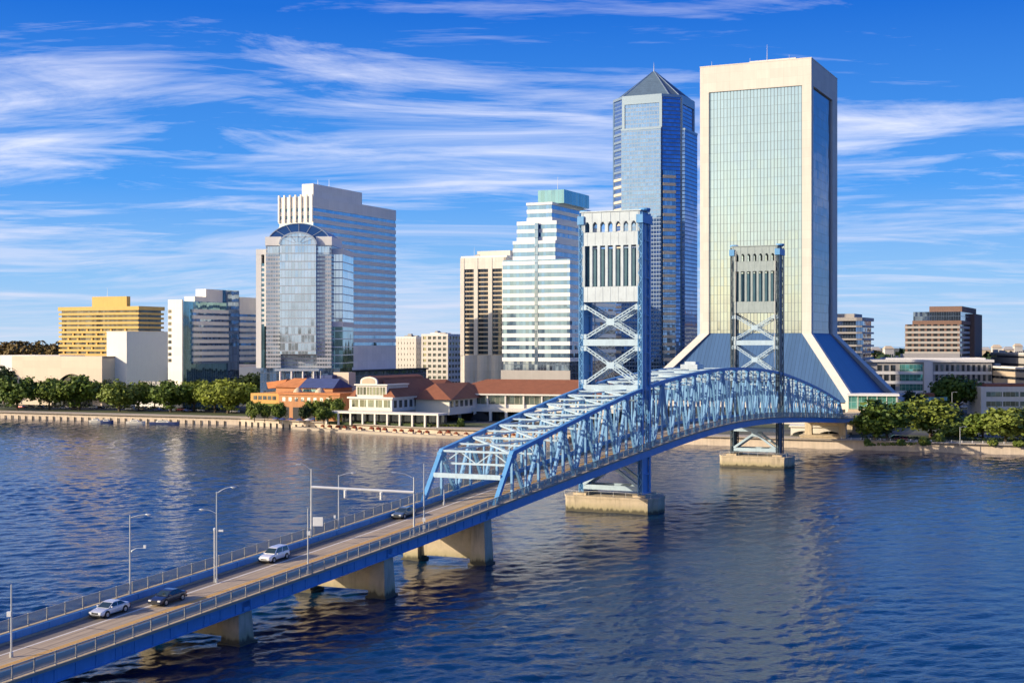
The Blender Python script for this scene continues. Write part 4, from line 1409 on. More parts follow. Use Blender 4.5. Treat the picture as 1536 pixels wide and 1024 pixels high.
b.strips(b.x(790, 5), X2 , 5, D - 6, zs[2], zs[3], fh, 'conc_cool', 'glass_ribbon', 0.52, 0.25)
b.box('coping', b.x(790, 5) - 0.2, X2 + 0.2, 4.8, D - 5.8, zs[3], zs[3] + 1.2, 'conc_cool')
xb0, xb1 = b.x(807, 12), b.x(846, 12)
b.box('glass_penthouse', xb0, xb1 , 12, D - 16, zs[3] + 1.2, b.z(284, -8, 12), 'glass_teal')
b.box('slot_window', b.x(802) , b.x(807), -0.05, 1, zbase + 4.5, zs[1], 'glass_navy')
b.box('slot_window', b.x(802, 2), b.x(807, 2), 1.93, 3, zs[1], zs[2] - 1, 'glass_navy')
b.put('antenna', MB().tube([(-12, 14, zs[3] + 8), (-12, 14, zs[3] + 14)], 0.12, 5, 0.04), 'galv')

# ------------------------------------------------------------------ 4. tan tower with dark window columns
b = Bld('office_tower', 'tan concrete tower with three columns of dark windows', 759, 700)
X0 = b.x(690); D = 30
zt = b.z(386); z0 = b.z(533)
b.box('wall', X0 + 0.9, -0.9, 0.9, D, 0, zt - 2, 'conc_tan')
nf = 19
fh = (b.z(392) - 3.5 - z0) / nf
cols = [b.x(690), b.x(713.5), b.x(735), b.x(756)]
cols[0] += 1.2
pil = MB()
for xq in cols: b.box('pilaster', xq - 1.1, xq + 1.1, 0, 1.4, z0, zt, 'conc_cream')
b.box('pilaster', -1.2, 0, 0, D, z0, zt, 'conc_cream')
b.box('top_band', X0, 0.05, 0.2, D + 0.1, b.z(392) - 3.5, zt + 0.3, 'conc_cream')
for i in range(nf):
    za = z0 + i * fh
    for q in range(3):
        b.box('window', cols[q] + 1.1, cols[q + 1] - 1.1, 0.75, 1.0, za + fh * 0.28, za + fh, 'glass_dark')
    b.box('floor_band', X0 + 0.8, -1.2, 0.45, 1.05, za - 0.02, za + fh * 0.28, 'conc_tan')
for q in range(3):
    b.put('curved_base', MB().lathe([(3.6, 0), (3.6, z0)], 16, ((cols[q] + cols[q + 1]) / 2, 1.8, 0)), 'conc_cream')
b.box('base_wall', X0, 0, 0.5, D, 0, z0 - 0.1, 'conc_cream')
b.box('penthouse', b.x(716, 6), -0.5, 6, D - 4, zt + 0.3, b.z(379, 0, 6) + 1.2, 'conc_cream')
roof_kit(b, X0, 0, 1, D, zt + 0.32, 4, 2, 2)

# ------------------------------------------------------------------ 5. tall grey-banded slab tower behind the arch tower
b = Bld('office_tower', 'wide white and blue banded slab tower behind the arched tower', 470, 730)
X0 = b.x(418); D = b.y(594)
zt = b.z(294); fh = 3.9
zlow = b.z(528)
nfl = int((zt - 6 - zlow) / fh)
b.strips(X0, 0, 0, D, zt - 6 - nfl * fh, zt - 6, fh, 'conc_warm', 'glass_strip', 0.45, 0.3)
b.box('top_band', X0, 0.02, 0, D + 0.02, zt - 6, zt, 'conc_warm')
b.box('lower_band', X0, 0.0, 0, D, b.z(556), zt - 6 - nfl * fh, 'conc_warm')
b.box('dark_podium', X0 + 1, 8, 1, D + 22, 0, b.z(556), 'glass_navy')
b.box('podium_roof', X0 + 1, 9, 0.5, D + 23, b.z(556) - 1.0, b.z(556) - 0.05, 'dark')
for k in range(7):
    x = X0 + 0.5 + k * (-X0 - 1.0) / 6
    b.box('fin', x - 0.38, x + 0.38, -0.9, 0.05, b.z(332), zt + 1.0, 'conc_warm')
b.box('penthouse', -8, -1.0, 1.5, b.y(543, -1.0), zt, b.z(275, -1), 'conc_warm')
for yy, h in ((9, 3), (20, 4.5)): b.put('antenna', MB().tube([(-3, yy, b.z(275, -1)), (-3, yy, b.z(275, -1) + h)], 0.12, 5, 0.05), 'galv')

# ------------------------------------------------------------------ 6. arched-top tower
b = Bld('office_tower', 'blue glass tower with a rounded arch top left of centre', 448, 640, -4)
bx = lambda px, y=0: b.x(px, y)
zsp = b.z(367)             # springing of the arch
hw = bx(475)
b.box('glass_bay', bx(421), bx(475), -1.6, 3, b.z(531), zsp - 0.01, 'glass_pale')
nseg = 24
def arc(r, z0): return [(r * math.cos(math.pi * i / nseg), z0 + r * 0.64 * math.sin(math.pi * i / nseg)) for i in range(nseg + 1)]
inner = hw * 1.0
m = MB().prism_y([(x, z) for x, z in arc(inner, zsp)], -1.6, 3)
b.put('arched_window', m, 'glass_pale')
fan = MB()
for k in range(1, 6):
    a = math.pi * k / 6
    fan.beam((inner * 0.2 * math.cos(a), -1.72, zsp + inner * 0.13 * math.sin(a)), (inner * math.cos(a), -1.72, zsp + inner * 0.64 * math.sin(a)), 0.22, 0.15, up=(0, 1, 0))
for i in range(nseg):
    p, q = arc(inner * 1.02, zsp)[i], arc(inner * 1.02, zsp)[i + 1]
    fan.beam((p[0], -1.72, p[1]), (q[0], -1.72, q[1]), 0.7, 0.4, up=(0, 1, 0))
b.put('fan_mullion', fan, 'silver_trim')
ro = bx(497.5)
oa = [(x, z) for x, z in [(ro * math.cos(math.pi * i / nseg), zsp - 1 + (b.z(335) - zsp + 1) * math.sin(math.pi * i / nseg)) for i in range(nseg + 1)]]
b.put('barrel_roof', MB().prism_y(oa, 0.5, 26), 'glass_arch')
rb = MB()
for i in range(0, nseg + 1, 3):
    x, z = oa[i]; xi, zi = arc(inner * 1.04, zsp)[i]
    rb.beam((xi, 0.42, zi), (x, 0.42, z), 0.18, 0.2, up=(0, 1, 0))
    rb.beam((x, 0.5, z), (x, 26, z), 0.3, 0.3)
for i in range(nseg): rb.beam((oa[i][0], 0.4, oa[i][1]), (oa[i + 1][0], 0.4, oa[i + 1][1]), 0.3, 0.3, up=(0, 1, 0))
b.put('roof_rib', rb, 'silver_trim')
zc = b.z(356)
for x0, x1, top in ((bx(399), bx(421), b.z(368)), (bx(475), bx(497), b.z(368))):
    b.box('grey_bay', x0, x1, 0, 24, b.z(552), top, 'glass_grey')
    b.box('bay_cap', x0 - 0.3, x1 + 0.3, -0.4, 24.3, top, b.z(355), 'conc_white')
    b.box('cap_window', x0 + 0.8, x1 - 0.8, -0.3, 0.0, b.z(382), b.z(370), 'glass_pale')
b.box('core', bx(402), bx(494), 3.05, 40, 0, zsp - 1.2, 'glass_grey')
zw = b.z(381)
xl0, xl1 = bx(384, 3), bx(399, 3)
zsplit = b.z(489)
b.box('stair_wall', xl0, xl0 + 2.4, 3, 30, b.z(552), zw, 'conc_white')
b.box('stair_wall', xl1 - 0.8, xl1 - 0.01, 3, 30, zsplit, zw, 'conc_white')
b.box('window_strip', xl0 + 2.4, xl1 - 0.8, 3.3, 30, b.z(552), zw - 4, 'glass_teal')
b.box('wing_cap', xl0, xl1 - 0.01, 2.95, 30.05, zw, zw + 2.5, 'conc_white')
nn = 12
for k in range(nn): b.box('spandrel', xl0 + 2.4, xl1 - 0.8, 3.1, 3.5, zsplit + 1 + k * (zw - 5 - zsplit) / nn, zsplit + 2.0 + k * (zw - 5 - zsplit) / nn, 'conc_white')
xr0, xr1 = bx(497, 3), bx(514, 3)
b.box('glass_wing', xr0 + 0.01, xr1, 3, 30, zsplit, zw, 'glass_pale')
b.box('glass_wing', xr0 + 0.01, xr1, 3, 30, b.z(552), zsplit - 0.01, 'glass_teal')
b.box('white_band', xr0 + 0.01, xr1 + 0.12, 2.86, 30.12, zsplit - 0.3, zsplit + 2.0, 'conc_white')
b.box('wing_cap', xr0 + 0.01, xr1 + 0.1, 2.9, 30.1, zw, zw + 2.6, 'conc_white')
for k in range(30):
    zz = b.z(552) + 2 + k * 3.7
    if zz > b.z(492): break
    b.box('sill_band', xr0 + 0.01, xr1 + 0.1, 2.88, 30.1, zz, zz + 0.5, 'silver_trim')
b.box('entrance_canopy', bx(415), bx(481), -4, -0.5, b.z(556), b.z(553), 'silver_trim')
b.box('entrance_recess', bx(390), bx(510), 0.3, 30, 0, b.z(552), 'glass_navy')
for px in (423, 440, 457, 473): b.put('column', MB().lathe([(0.45, 0), (0.45, b.z(556))], 10, (bx(px), -3.4, 0)), 'conc_white')

# ------------------------------------------------------------------ 7. white and glass mid-rise
b = Bld('office_block', 'white mid-rise with dark blue glass slot between hotel and arched tower', 273, 690)
X0 = b.x(252); Dr = b.y(388)
zt = b.z(449); fh = (b.z(463) - b.z(546)) / 9
b.box('stair_tower', X0, 0, 0, 0.9, 0, zt, 'conc_warm')
for k in range(9): b.box('slit_window', X0 + 0.2, X0 + 2.2, -0.04, 0.5, b.z(546) + k * fh + 1.0, b.z(546) + k * fh + 2.6, 'glass_dark')
y1, y2, y3, y4 = b.y(288), b.y(341), b.y(358), Dr
b.box('glass_corner', X0 + 0.5, -0.1, 0.92, y2, 0, b.z(452, 0, y1), 'glass_teal')
zz = b.z(546)
for k in range(9):
    za = zz + k * fh
    for q0, q1 in ((y1, y2), (y3, y4)):
        b.box('spandrel', X0 + 0.6, 0.9, q0, q1, za + fh * 0.42, za + fh, 'conc_warm')
        b.box('window_band', X0 + 0.8, 0.55, q0 + 0.2, q1 - 0.2, za - 0.01, za + fh * 0.42 + 0.01, 'glass_navy')
b.box('dark_glass_slot', X0 + 0.5, 0.3, y2 + 0.01, y3 - 0.01, 0, b.z(436, 0, y3), 'glass_navy')
b.box('end_wall', X0 + 0.4, 0.6, y3, y4, b.z(463), b.z(447, 0, y4), 'conc_warm')
b.box('roof_house', X0 + 0.2, -2, b.y(309, -2), b.y(334, -2), b.z(452), b.z(435, -2, y2), 'conc_warm')
b.box('roof_glass', X0 + 0.2, -1.9, b.y(334, -2) + 0.02, b.y(357, -2), b.z(452), b.z(436, -2, y3), 'glass_teal')
b.box('roof_house', X0 + 0.3, -2, b.y(292, -2), b.y(309, -2) - 0.02, b.z(452), b.z(444, -2, y1), 'conc_warm')

# ------------------------------------------------------------------ 8. yellow hotel
b = Bld('hotel', 'yellow balcony-banded hotel at the left with a rooftop block', 208, 800)
X0 = b.x(88); D = b.y(246)
zt = b.z(459); zb0 = b.z(534)
nf = 10
fh = (zt - 2.2 - zb0) / nf
b.box('core', X0 + 1.6, -1.6, 1.6, D - 1.6, 0, zt - 1, 'yellow')
for k in range(nf):
    za = zb0 + k * fh
    b.box('balcony_band', X0, 0, 0, D, za, za + fh * 0.48, 'yellow')
    b.box('window_band', X0 + 1.2, -1.2, 1.2, D - 1.2, za + fh * 0.48, za + fh, 'glass_dark')
    for q in range(16):
        x = X0 + 1.5 + (q + 0.5) * (-X0 - 3) / 16
        if (q * 7 + k * 3) % 5 < 2: b.box('partition', x - 0.5, x + 0.6, 0.5, 1.3, za + fh * 0.48, za + fh, 'yellow') if k * 16 + q < 95 else None
b.box('roof_band', X0 - 0.3, 0.3, -0.3, D + 0.3, zt - 2.2, zt, 'yellow')
b.box('roof_block', b.x(138, 4), b.x(190, 4), 4, b.y(212, -4), zt, b.z(444, -4, 4), 'yellow')
b.put('antenna', MB().tube([(b.x(161, 6), 6, zt + 5), (b.x(161, 6), 6, zt + 11)], 0.12, 5, 0.05), 'galv')
b.box('lower_floors', X0, 0, 0, D, 0, zb0 - 0.01, 'conc_tan')

# ------------------------------------------------------------------ 9. performing-arts hall
b = Bld('theatre', 'windowless pale theatre with long low wall, arched opening and tall box', 190, 745)
zb_ = b.z(498)
y9 = b.y(252)
b.box('stage_tower', b.x(160), 0, 0, y9, 0, zb_, 'conc_white')
b.box('tower_coping', b.x(160) - 0.15, 0.15, -0.15, y9 + 0.15, zb_, zb_ + 0.5, 'conc_white')
xw0, xw1 = b.x(18, -10), b.x(153, -10)
zw = b.z(534, -30, -10)
wall = MB()
# front wall with a segmental arch
xa, xb = b.x(77, -10), b.x(139, -10)
za, zc = b.z(575, -30, -10), b.z(560.5, -30, -10)
n = 14
arcp = [(xa + (xb - xa) * i / n, za - 8 + (zc - za + 8) * math.sin(math.pi * i / n) ** 0.55) for i in range(n + 1)]
for (x0, z0), (x1, z1) in zip(arcp, arcp[1:]):
    wall.prism_y([(x0, z0), (x1, z1), (x1, zw), (x0, zw)], -10, -9)
wall.box(xw0, xa, -10, -9, 0, zw).box(xb, xw1, -10, -9, 0, zw)
wall.box(xw0, xw1, -8.99, 14, zw - 1.2, zw - 0.1).box(xw0, xw0 + 1, -8.99, 14, 0, zw - 1.2).box(xw1 - 1, xw1, -8.99, 14, 0, zw)
b.put('hall_wall', wall, 'conc_pink')
b.box('arch_glazing', xa, xb, -8.2, -8, 0, zc, 'glass_dark')
b.box('side_wing', b.x(0, 20), b.x(90, 20), 20, 40, 0, b.z(533, -40, 20), 'conc_white')
yl0, yl1 = b.y(252, 3), b.y(300, 3)
b.box('low_wing', -14, 3.0, y9 + 0.02, b.y(388, 3), 0, b.z(549, 3, y9), 'conc_pink')
b.box('low_wing', 3.02, 8, b.y(300, 3), b.y(388, 3), 0, b.z(552, 3, 60), 'conc_white')
b.box('doorway', 7.9, 8.06, b.y(318, 8), b.y(328, 8), b.z(574, 8, 60), b.z(565, 8, 60), 'dark')
fr = MB().box(b.x(207, -6), b.x(262, -6), -8, -4, 0, b.z(576, 0, -8))
b.put('service_wing', fr, 'conc_white')
for k in range(6): b.box('roof_unit', b.x(207, -6) + 1.5 + k * 3, b.x(207, -6) + 3.6 + k * 3, -7.6, -5, b.z(576, 0, -8), b.z(571, 0, -8), 'conc_grey')
# ------------------------------------------------------------------ 10. riverside market hall with red roofs
b = Bld('market_hall', 'riverside market hall with long red tile roof and gabled white pavilion', 588, 572)
X0 = b.x(524)
W_, D_ = -X0, 46
zf0, zf1 = b.z(617), b.z(596.5)
b.box('ground_floor', X0, 0, 0.5, D_, 0, zf0, 'conc_tan')
b.box('first_floor', X0, 0, 0, D_, zf0, zf1 - 0.5, 'white_trim')
b.box('cornice', X0 - 0.7, 0.7, -0.7, D_, zf1 - 0.5, zf1 + 0.2, 'white_trim')
for k in range(5):
    x = X0 + 1.3 + k * (W_ - 1.4) / 5
    f = b.box('window', x, x + (W_ - 1.4) / 5 - 0.8, -0.06, 0.2, zf0 + 1.6, zf1 - 1.0, 'glass_lowe')
    b.box('sill', x - 0.2, x + (W_ - 1.4) / 5 - 0.6, -0.2, 0.1, zf0 + 1.3, zf0 + 1.58, 'white_trim', f)
b.box('eave_board', X0 - 0.2, 0.2, -0.25, -0.02, zf0, zf0 + 0.8, 'conc_cream')
for k in range(8):
    y = 1.5 + k * 4.4
    b.box('window', -0.2, 0.06, y, y + 2.4, zf0 + 1.4, zf1 - 1.2, 'glass_dark')
xu0, xu1 = b.x(534, 2), b.x(580, 2)
zu = b.z(578, -8, 2)
b.box('upper_floor', xu0, xu1, 2, 20, zf1 + 0.2, zu, 'conc_cream')
for k in range(9):
    x = xu0 + 0.5 + k * (xu1 - xu0 - 0.8) / 9
    b.box('window', x, x + (xu1 - xu0) / 9 - 0.45, 1.94, 2.2, zf1 + 1.0, zu - 0.7, 'glass_lowe')
b.box('cornice', xu0 - 0.6, xu1 + 0.6, 1.4, 20, zu, zu + 0.5, 'white_trim')
gx = (b.x(541, 2) + b.x(566, 2)) / 2; gr = (b.x(566, 2) - b.x(541, 2)) / 2
zg1 = b.z(563, gx, 2)
gp = [(gx + gr * math.cos(math.pi * i / 16), zu + 0.5 + 1.2 + (zg1 - zu - 2.2) * math.sin(math.pi * i / 16)) for i in range(17)] + [(gx - gr, zu + 0.5), (gx + gr, zu + 0.5)]
b.put('arched_gable', MB().prism_y(gp, 1.7, 2.6), 'white_trim')
gp2 = [(gx + (x - gx) * 0.78, zu + 0.7 + (z - zu - 0.5) * 0.78) for x, z in gp]
b.put('gable_vent', MB().prism_y(gp2, 1.6, 1.69), 'conc_tan')
# barrel/hip roof running back from the gable and the hipped wing roof on the right
rp = [(gx - gr * 1.1, zu + 0.5), (gx + gr * 1.0, zu + 0.5), (gx + gr * 0.6, zg1 - 1.0), (gx, zg1 - 0.2), (gx - gr * 0.6, zg1 - 1.0)]
b.put('ridge_roof', MB().prism_y(rp, 2.65, 44), 'red_tile')
e1 = 0.9
b.put('hip_roof', MB().add([(xu1 - 1, 1.0, zf1 + 0.2), (e1, 1.0, zf1 + 0.2), (e1, D_, zf1 + 0.2), (xu1 - 1, D_, zf1 + 0.2), (gx + gr, 7, zu + 2.2), (gx + gr, D_, zu + 2.2)],
      [(0, 1, 4), (1, 2, 5, 4), (2, 3, 5), (3, 0, 4, 5), (0, 3, 2, 1)]), 'red_tile')
b.put('hip_roof', MB().add([(X0 - 0.7, 1.0, zf1 + 0.2), (xu0, 1.0, zf1 + 0.2), (xu0, D_, zf1 + 0.2), (X0 - 0.7, D_, zf1 + 0.2), (xu0, 5, zu), (xu0, D_, zu)],
      [(0, 1, 4), (0, 4, 5, 3), (1, 2, 5, 4), (2, 3, 5), (0, 3, 2, 1)]), 'red_tile')
# long wing to the right
c2 = P(930, HY, 590)
rz = R(-16) - b.r
def wing(fn):
    """shape given in the wing's own frame, moved into the building's frame"""
    X2, Y2 = Vector((math.cos(R(-16)), math.sin(R(-16)))), Vector((-math.sin(R(-16)), math.cos(R(-16))))
    m = MB(); fn(m)
    out = []
    for x, y, z in m.v:
        w = c2.xy + X2 * x + Y2 * y - b.c.xy
        out.append((w.dot(b.X), w.dot(b.Yv), z))
    m.v = out
    return m
L2 = 80
ze = 11.4
b.put('long_roof', wing(lambda m: m.add([(-L2 + 1, -1.2, ze), (1, -1.2, ze), (1, 34, ze), (-L2 - 8, 30, ze), (-6, 14, ze + 6.0), (-L2 + 17, 14, ze + 6.0)], [(0, 1, 4, 5), (1, 2, 4), (2, 3, 5, 4), (3, 0, 5), (0, 3, 2, 1)])), 'red_tile')
b.put('eave_board', wing(lambda m: m.box(-L2 + 0.8, 1.2, -1.5, -1.2, ze - 0.5, ze + 0.15)), 'white_trim')
b.put('first_floor', wing(lambda m: m.box(-L2 + 3, 0, 0.4, 30, 4.6, ze - 0.1)), 'conc_tan')
b.put('terrace', wing(lambda m: m.box(-L2, 0, -5.5, 0.3, 4.0, 4.6).box(-L2, 0, -5.6, -5.3, 4.6, 5.6)), 'white_trim')
b.put('balcony_wall', wing(lambda m: m.box(-L2 + 3, 0, -0.2, 0.2, 4.7, 7.0)), 'white_trim')
for k in range(9):
    x = -L2 + 6 + k * 8.1
    b.put('gallery_window', wing(lambda m: m.box(x, x + 7.2, 0.2, 0.35, 7.1, ze - 0.7)), 'glass_lowe')
    b.put('pillar', wing(lambda m: m.box(x - 0.75, x - 0.1, -0.9, 0.3, 4.6, ze - 0.3)), 'white_trim')
b.put('ground_floor', wing(lambda m: m.box(-L2 + 2, 0, -0.5, 30, 0, 4.0)), 'dark')
for k in range(11):
    x = -L2 + 3 + k * 7.0
    b.put('pillar', wing(lambda m: m.box(x, x + 1.1, -5.5, -4.4, 0, 4.0)), 'white_trim')
    if k % 3 != 1: b.put('shop_window', wing(lambda m: m.box(x + 1.4, x + 6.6, -1.0, -0.8, 0.5, 3.5)), 'glass_dark')
b.put('arched_entrance', wing(lambda m: m.prism_y([(-L2 + 20 + 4 * math.cos(math.pi * i / 12), 0.2 + 3.4 * math.sin(math.pi * i / 12)) for i in range(13)], -5.8, -5.62)), 'dark')
# link block and second hip roof behind
b.put('link_wall', MB().box(-2, 16, 20, 46, zf0 - 2, zf1 - 1.2), 'white_trim')
for k in range(5): b.box('window', 15.9, 16.08, 21 + k * 4.5, 23.6 + k * 4.5, zf0 + 1.2, zf1 - 1.8, 'glass_dark')
b.put('hip_roof', MB().add([(-2, 18, zf1 - 1.2), (18, 18, zf1 - 1.2), (18, 60, zf1 - 1.2), (-2, 60, zf1 - 1.2), (4, 30, zf1 + 5.2), (9, 52, zf1 + 5.2)], [(0, 1, 4), (1, 2, 5, 4), (2, 3, 5), (3, 0, 4, 5), (0, 3, 2, 1)]), 'red_tile')
b.put('hip_roof', MB().add([(-24, 46, zf1), (-2, 44, zf1), (0, 72, zf1), (-24, 72, zf1), (-16, 54, zf1 + 6.0), (-8, 64, zf1 + 6.0)], [(0, 1, 4), (1, 2, 5, 4), (2, 3, 5), (3, 0, 4, 5), (0, 3, 2, 1)]), 'red_tile')
# ground-level canopy on white columns
yc = -9
xc0, xc1 = b.x(487, yc), 26
zc0 = b.z(621, 0, yc)
b.box('canopy', xc0, xc1, yc, -0.8, zc0, zc0 + 0.7, 'white_trim')
for k in range(10):
    x = xc0 + 0.3 + k * (xc1 - xc0 - 1.0) / 9
    b.box('canopy_column', x, x + 0.7, yc + 0.1, yc + 0.8, 0, zc0, 'white_trim')
b.box('shopfront', xc0 + 4, xc1 - 1, -2.0, 0.45, 0, zc0 - 0.05, 'glass_dark')
b.box('planter_hedge', xc0 + 1, xc1 - 4, yc + 1.0, yc + 2.0, 0, 1.1, 'leafdark')

# ------------------------------------------------------------------ 11. colourful restaurant row left of the market hall
b = Bld('restaurant', 'colourful orange and blue roofed restaurant building between trees and market hall', 510, 598)
X0, xm = b.x(372), b.x(418)
z0 = b.z(592)
b.box('side_wall', X0, xm, 2, 30, 0, b.z(592), 'orange_wall')
for k in range(5): b.box('window', X0 + 1.5 + k * 2.5, X0 + 3.4 + k * 2.5, 1.94, 2.2, b.z(602), b.z(596), 'glass_dark')
b.box('front_wall', xm, 0, 0, 30, 0, b.z(593), 'terracotta')
b.box('parapet', xm - 0.3, 0.3, -0.4, 30, b.z(593), b.z(589.5), 'orange_tile')
for k in range(8):
    x = xm + 2.0 + k * 3.2
    b.box('window', x, x + 1.5, -0.05, 0.2, b.z(603), b.z(597), 'glass_pale')
for k in range(4):
    x = xm + 1.0 + k * 6.4
    b.box('awning_opening', x, x + 4.4, -0.06, 0.2, 0.2, b.z(612), 'dark')
b.put('awning', MB().prism_y([(X0 + 1, b.z(611)), (xm - 1, b.z(611)), (xm - 1, b.z(607.5)), (X0 + 1, b.z(607.5))], -1.5, 1.9), 'leaf2')
b.box('shopfront', X0 + 1.0, xm - 1.0, 1.93, 2.2, 0.2, b.z(612), 'dark')
xa, xr = b.x(414, 8), b.x(499, 8)
b.box('upper_wall', xa, xr, 8, 24, 5, b.z(580, xm, 8), 'terracotta')
zr0, zr1 = b.z(581, xm, 8), b.z(567, xm, 14)
xs = xa + (xr - xa) * 0.42
b.put('orange_roof', MB().add([(xa - 1.5, 7, zr0 + 0.2), (xs, 7, zr0), (xs, 24, zr0), (xa - 1.5, 24, zr0), (xa + 5.5, 14, zr1), (xs, 14, zr1)], [(0, 1, 5, 4), (1, 2, 5), (2, 3, 4, 5), (3, 0, 4), (0, 3, 2, 1)]), 'orange_tile')
b.put('blue_roof', MB().add([(xs + 0.02, 7, zr0), (xr + 1, 7, zr0), (xr + 1, 24, zr0), (xs + 0.02, 24, zr0), (xs + 0.02, 14, zr1), (xr, 14, zr1)], [(0, 1, 5, 4), (1, 2, 5), (2, 3, 4, 5), (3, 0, 4), (0, 3, 2, 1)]), 'blue_tile')
b.put('swept_roof', MB().prism_y([(xa - 7, zr0 - 0.8), (xa + 1, zr0 + 0.2), (xa + 3, zr1 - 0.5), (xa - 1.5, zr1 - 1.2), (xa - 8, zr1 - 2.0)], 12, 22), 'orange_tile')
for px, r in ((447, 2.2), (480, 2.4)):
    b.put('yellow_dome', MB().lathe([(r, 0), (r * 0.92, 0.9), (r * 0.7, 1.8), (r * 0.35, 2.5), (0.05, 2.8)], 14, (b.x(px, 3), 3, b.z(590, xm, 3))), 'conc_tan')
b.box('blue_sign_band', b.x(454, 6.8), b.x(474, 6.8), 6.7, 7.9, b.z(589, xm, 7), b.z(583, xm, 7), 'glass_teal')
b.put('blue_ramp', MB().prism_y([(b.x(437, 30), b.z(577, xm, 30)), (b.x(452, 30), b.z(563, xm, 30)), (b.x(500, 30), b.z(562, xm, 30)), (b.x(500, 30), 2), (b.x(437, 30), 2)], 29, 33), 'blue_tile')
b.box('pink_panel', b.x(497, 34), b.x(523, 34), 34, 40, 3, b.z(558, xm, 34), 'conc_pink')
for k in range(3): b.put('flagpole', MB().tube([(b.x(455 + 13 * k, 28), 28, 2), (b.x(455 + 13 * k, 28), 28, b.z(556, xm, 28))], 0.12, 5), 'galv')
b.box('green_sign', b.x(378, -1.6), b.x(396, -1.6), -1.75, -1.6, b.z(610), b.z(607), 'leaf2')

# ------------------------------------------------------------------ 12. background and right-hand buildings
def banded(name, label, px, Y, pl, pr, ytop, wall, glass, fh=3.4, wf=0.45, rot=-24.8, depth=None, inset=0.4, cat='building', units=3):
    b = Bld(name, label, px, Y, rot, cat)
    X0 = b.x(pl); D = depth or b.y(pr)
    b.strips(X0, 0, 0, D, 0, b.z(ytop), fh, wall, glass, wf, inset)
    roof_kit(b, X0, 0, 0, D, b.z(ytop), len(label), units)
    return b, X0, D


def partitions(b, X0, D, n, nr, fh, ztop, mat, w=0.8):
    for k in range(n + 1):
        x = X0 + w / 2 + k * (-X0 - w) / n
        b.box('partition', x - w / 2, x + w / 2, -0.05, 0.6, 0, ztop, mat)
    for k in range(nr + 1):
        y = w / 2 + k * (D - w) / max(1, nr)
        b.box('partition', -0.6, 0.05, y - w / 2, y + w / 2, 0, ztop, mat)


b, X0, D = banded('apartment_building', 'small cream apartment block just right of the banded slab tower', 624, 860, 594, 634, 507, 'conc_cream', 'glass_dark', 3.4, 0.35)
partitions(b, X0, D, 6, 3, 3.4, b.z(507), 'conc_cream', 1.6)
b, X0, D = banded('apartment_building', 'cream balcony apartment block beside the tan tower', 672, 840, 632, 692, 503, 'conc_cream', 'glass_lowe', 3.4, 0.5)
partitions(b, X0, D, 5, 4, 3.4, b.z(503), 'conc_cream', 1.2)
b.box('roof_block', X0 + 4, -5, 4, D - 4, b.z(503), b.z(499), 'conc_white')
b, X0, D = banded('apartment_building', 'distant white block half hidden between slab tower and cream flats', 650, 1050, 596, 700, 512, 'conc_white', 'glass_dark', 3.4, 0.4)
# right of the tall tower
b = Bld('apartment_building', 'grey balcony-banded round-cornered block right of the tallest tower', 1296, 760)
X0, D = b.x(1245), b.y(1311)
zt = b.z(480)
for k in range(int(zt / 3.5)):
    za = k * 3.5
    pts = [(X0, 0), (-4, 0), (-1.2, 1.2), (0, 4), (0, D), (X0, D)]
    ins = [(X0 + 1, 1.4), (-4.6, 1.4), (-2.3, 2.3), (-1.4, 4.6), (-1.4, D - 1), (X0 + 1, D - 1)]
    b.put('balcony_band', MB().prism(pts, za, za + 1.0), 'conc_grey')
    b.put('window_band', MB().prism(ins, za + 0.98, za + 3.52), 'glass_navy')
b.put('roof_slab', MB().prism([(X0, 0), (-4, 0), (-1.2, 1.2), (0, 4), (0, D), (X0, D)], int(zt / 3.5) * 3.5, zt + 1.5), 'conc_grey')
b.box('roof_block', X0 + 3, -6, 4, D - 3, zt + 1.5, zt + 3.6, 'conc_grey')

b = Bld('apartment_building', 'brown brick apartment block with balconies and dark top storey at right', 1440, 900)
X0, D = b.x(1357), b.y(1464)
zt = b.z(486); fh = 3.3
b.strips(X0, 0, 0, D, 0, zt, fh, 'conc_grey', 'glass_dark', 0.52, 0.9, wname='window_band', sname='balcony_band')
for k in range(9):
    x = X0 + 1 + k * (-X0 - 2) / 8
    b.box('brick_pier', x - 0.7, x + 0.7, 0.25, 1.4, 0, zt, 'brownbrick')
b.box('brick_wing', -14, 3, D * 0.6, D + 10, 0, b.z(472, 0, D), 'brownbrick')
b.box('dark_storey', X0 + 5, b.x(1441, 3), 3, D - 2, zt, b.z(468, X0, 3), 'glass_navy')
b.box('roof_block', b.x(1394, 6), b.x(1443, 6), 6, D - 3, b.z(468, X0, 3), b.z(460, X0, 6), 'brownbrick')
b.box('brick_band', X0 + 4.5, b.x(1441, 3) + 0.5, 2.5, D - 1.5, zt - 0.01, zt + 2.4, 'brownbrick')

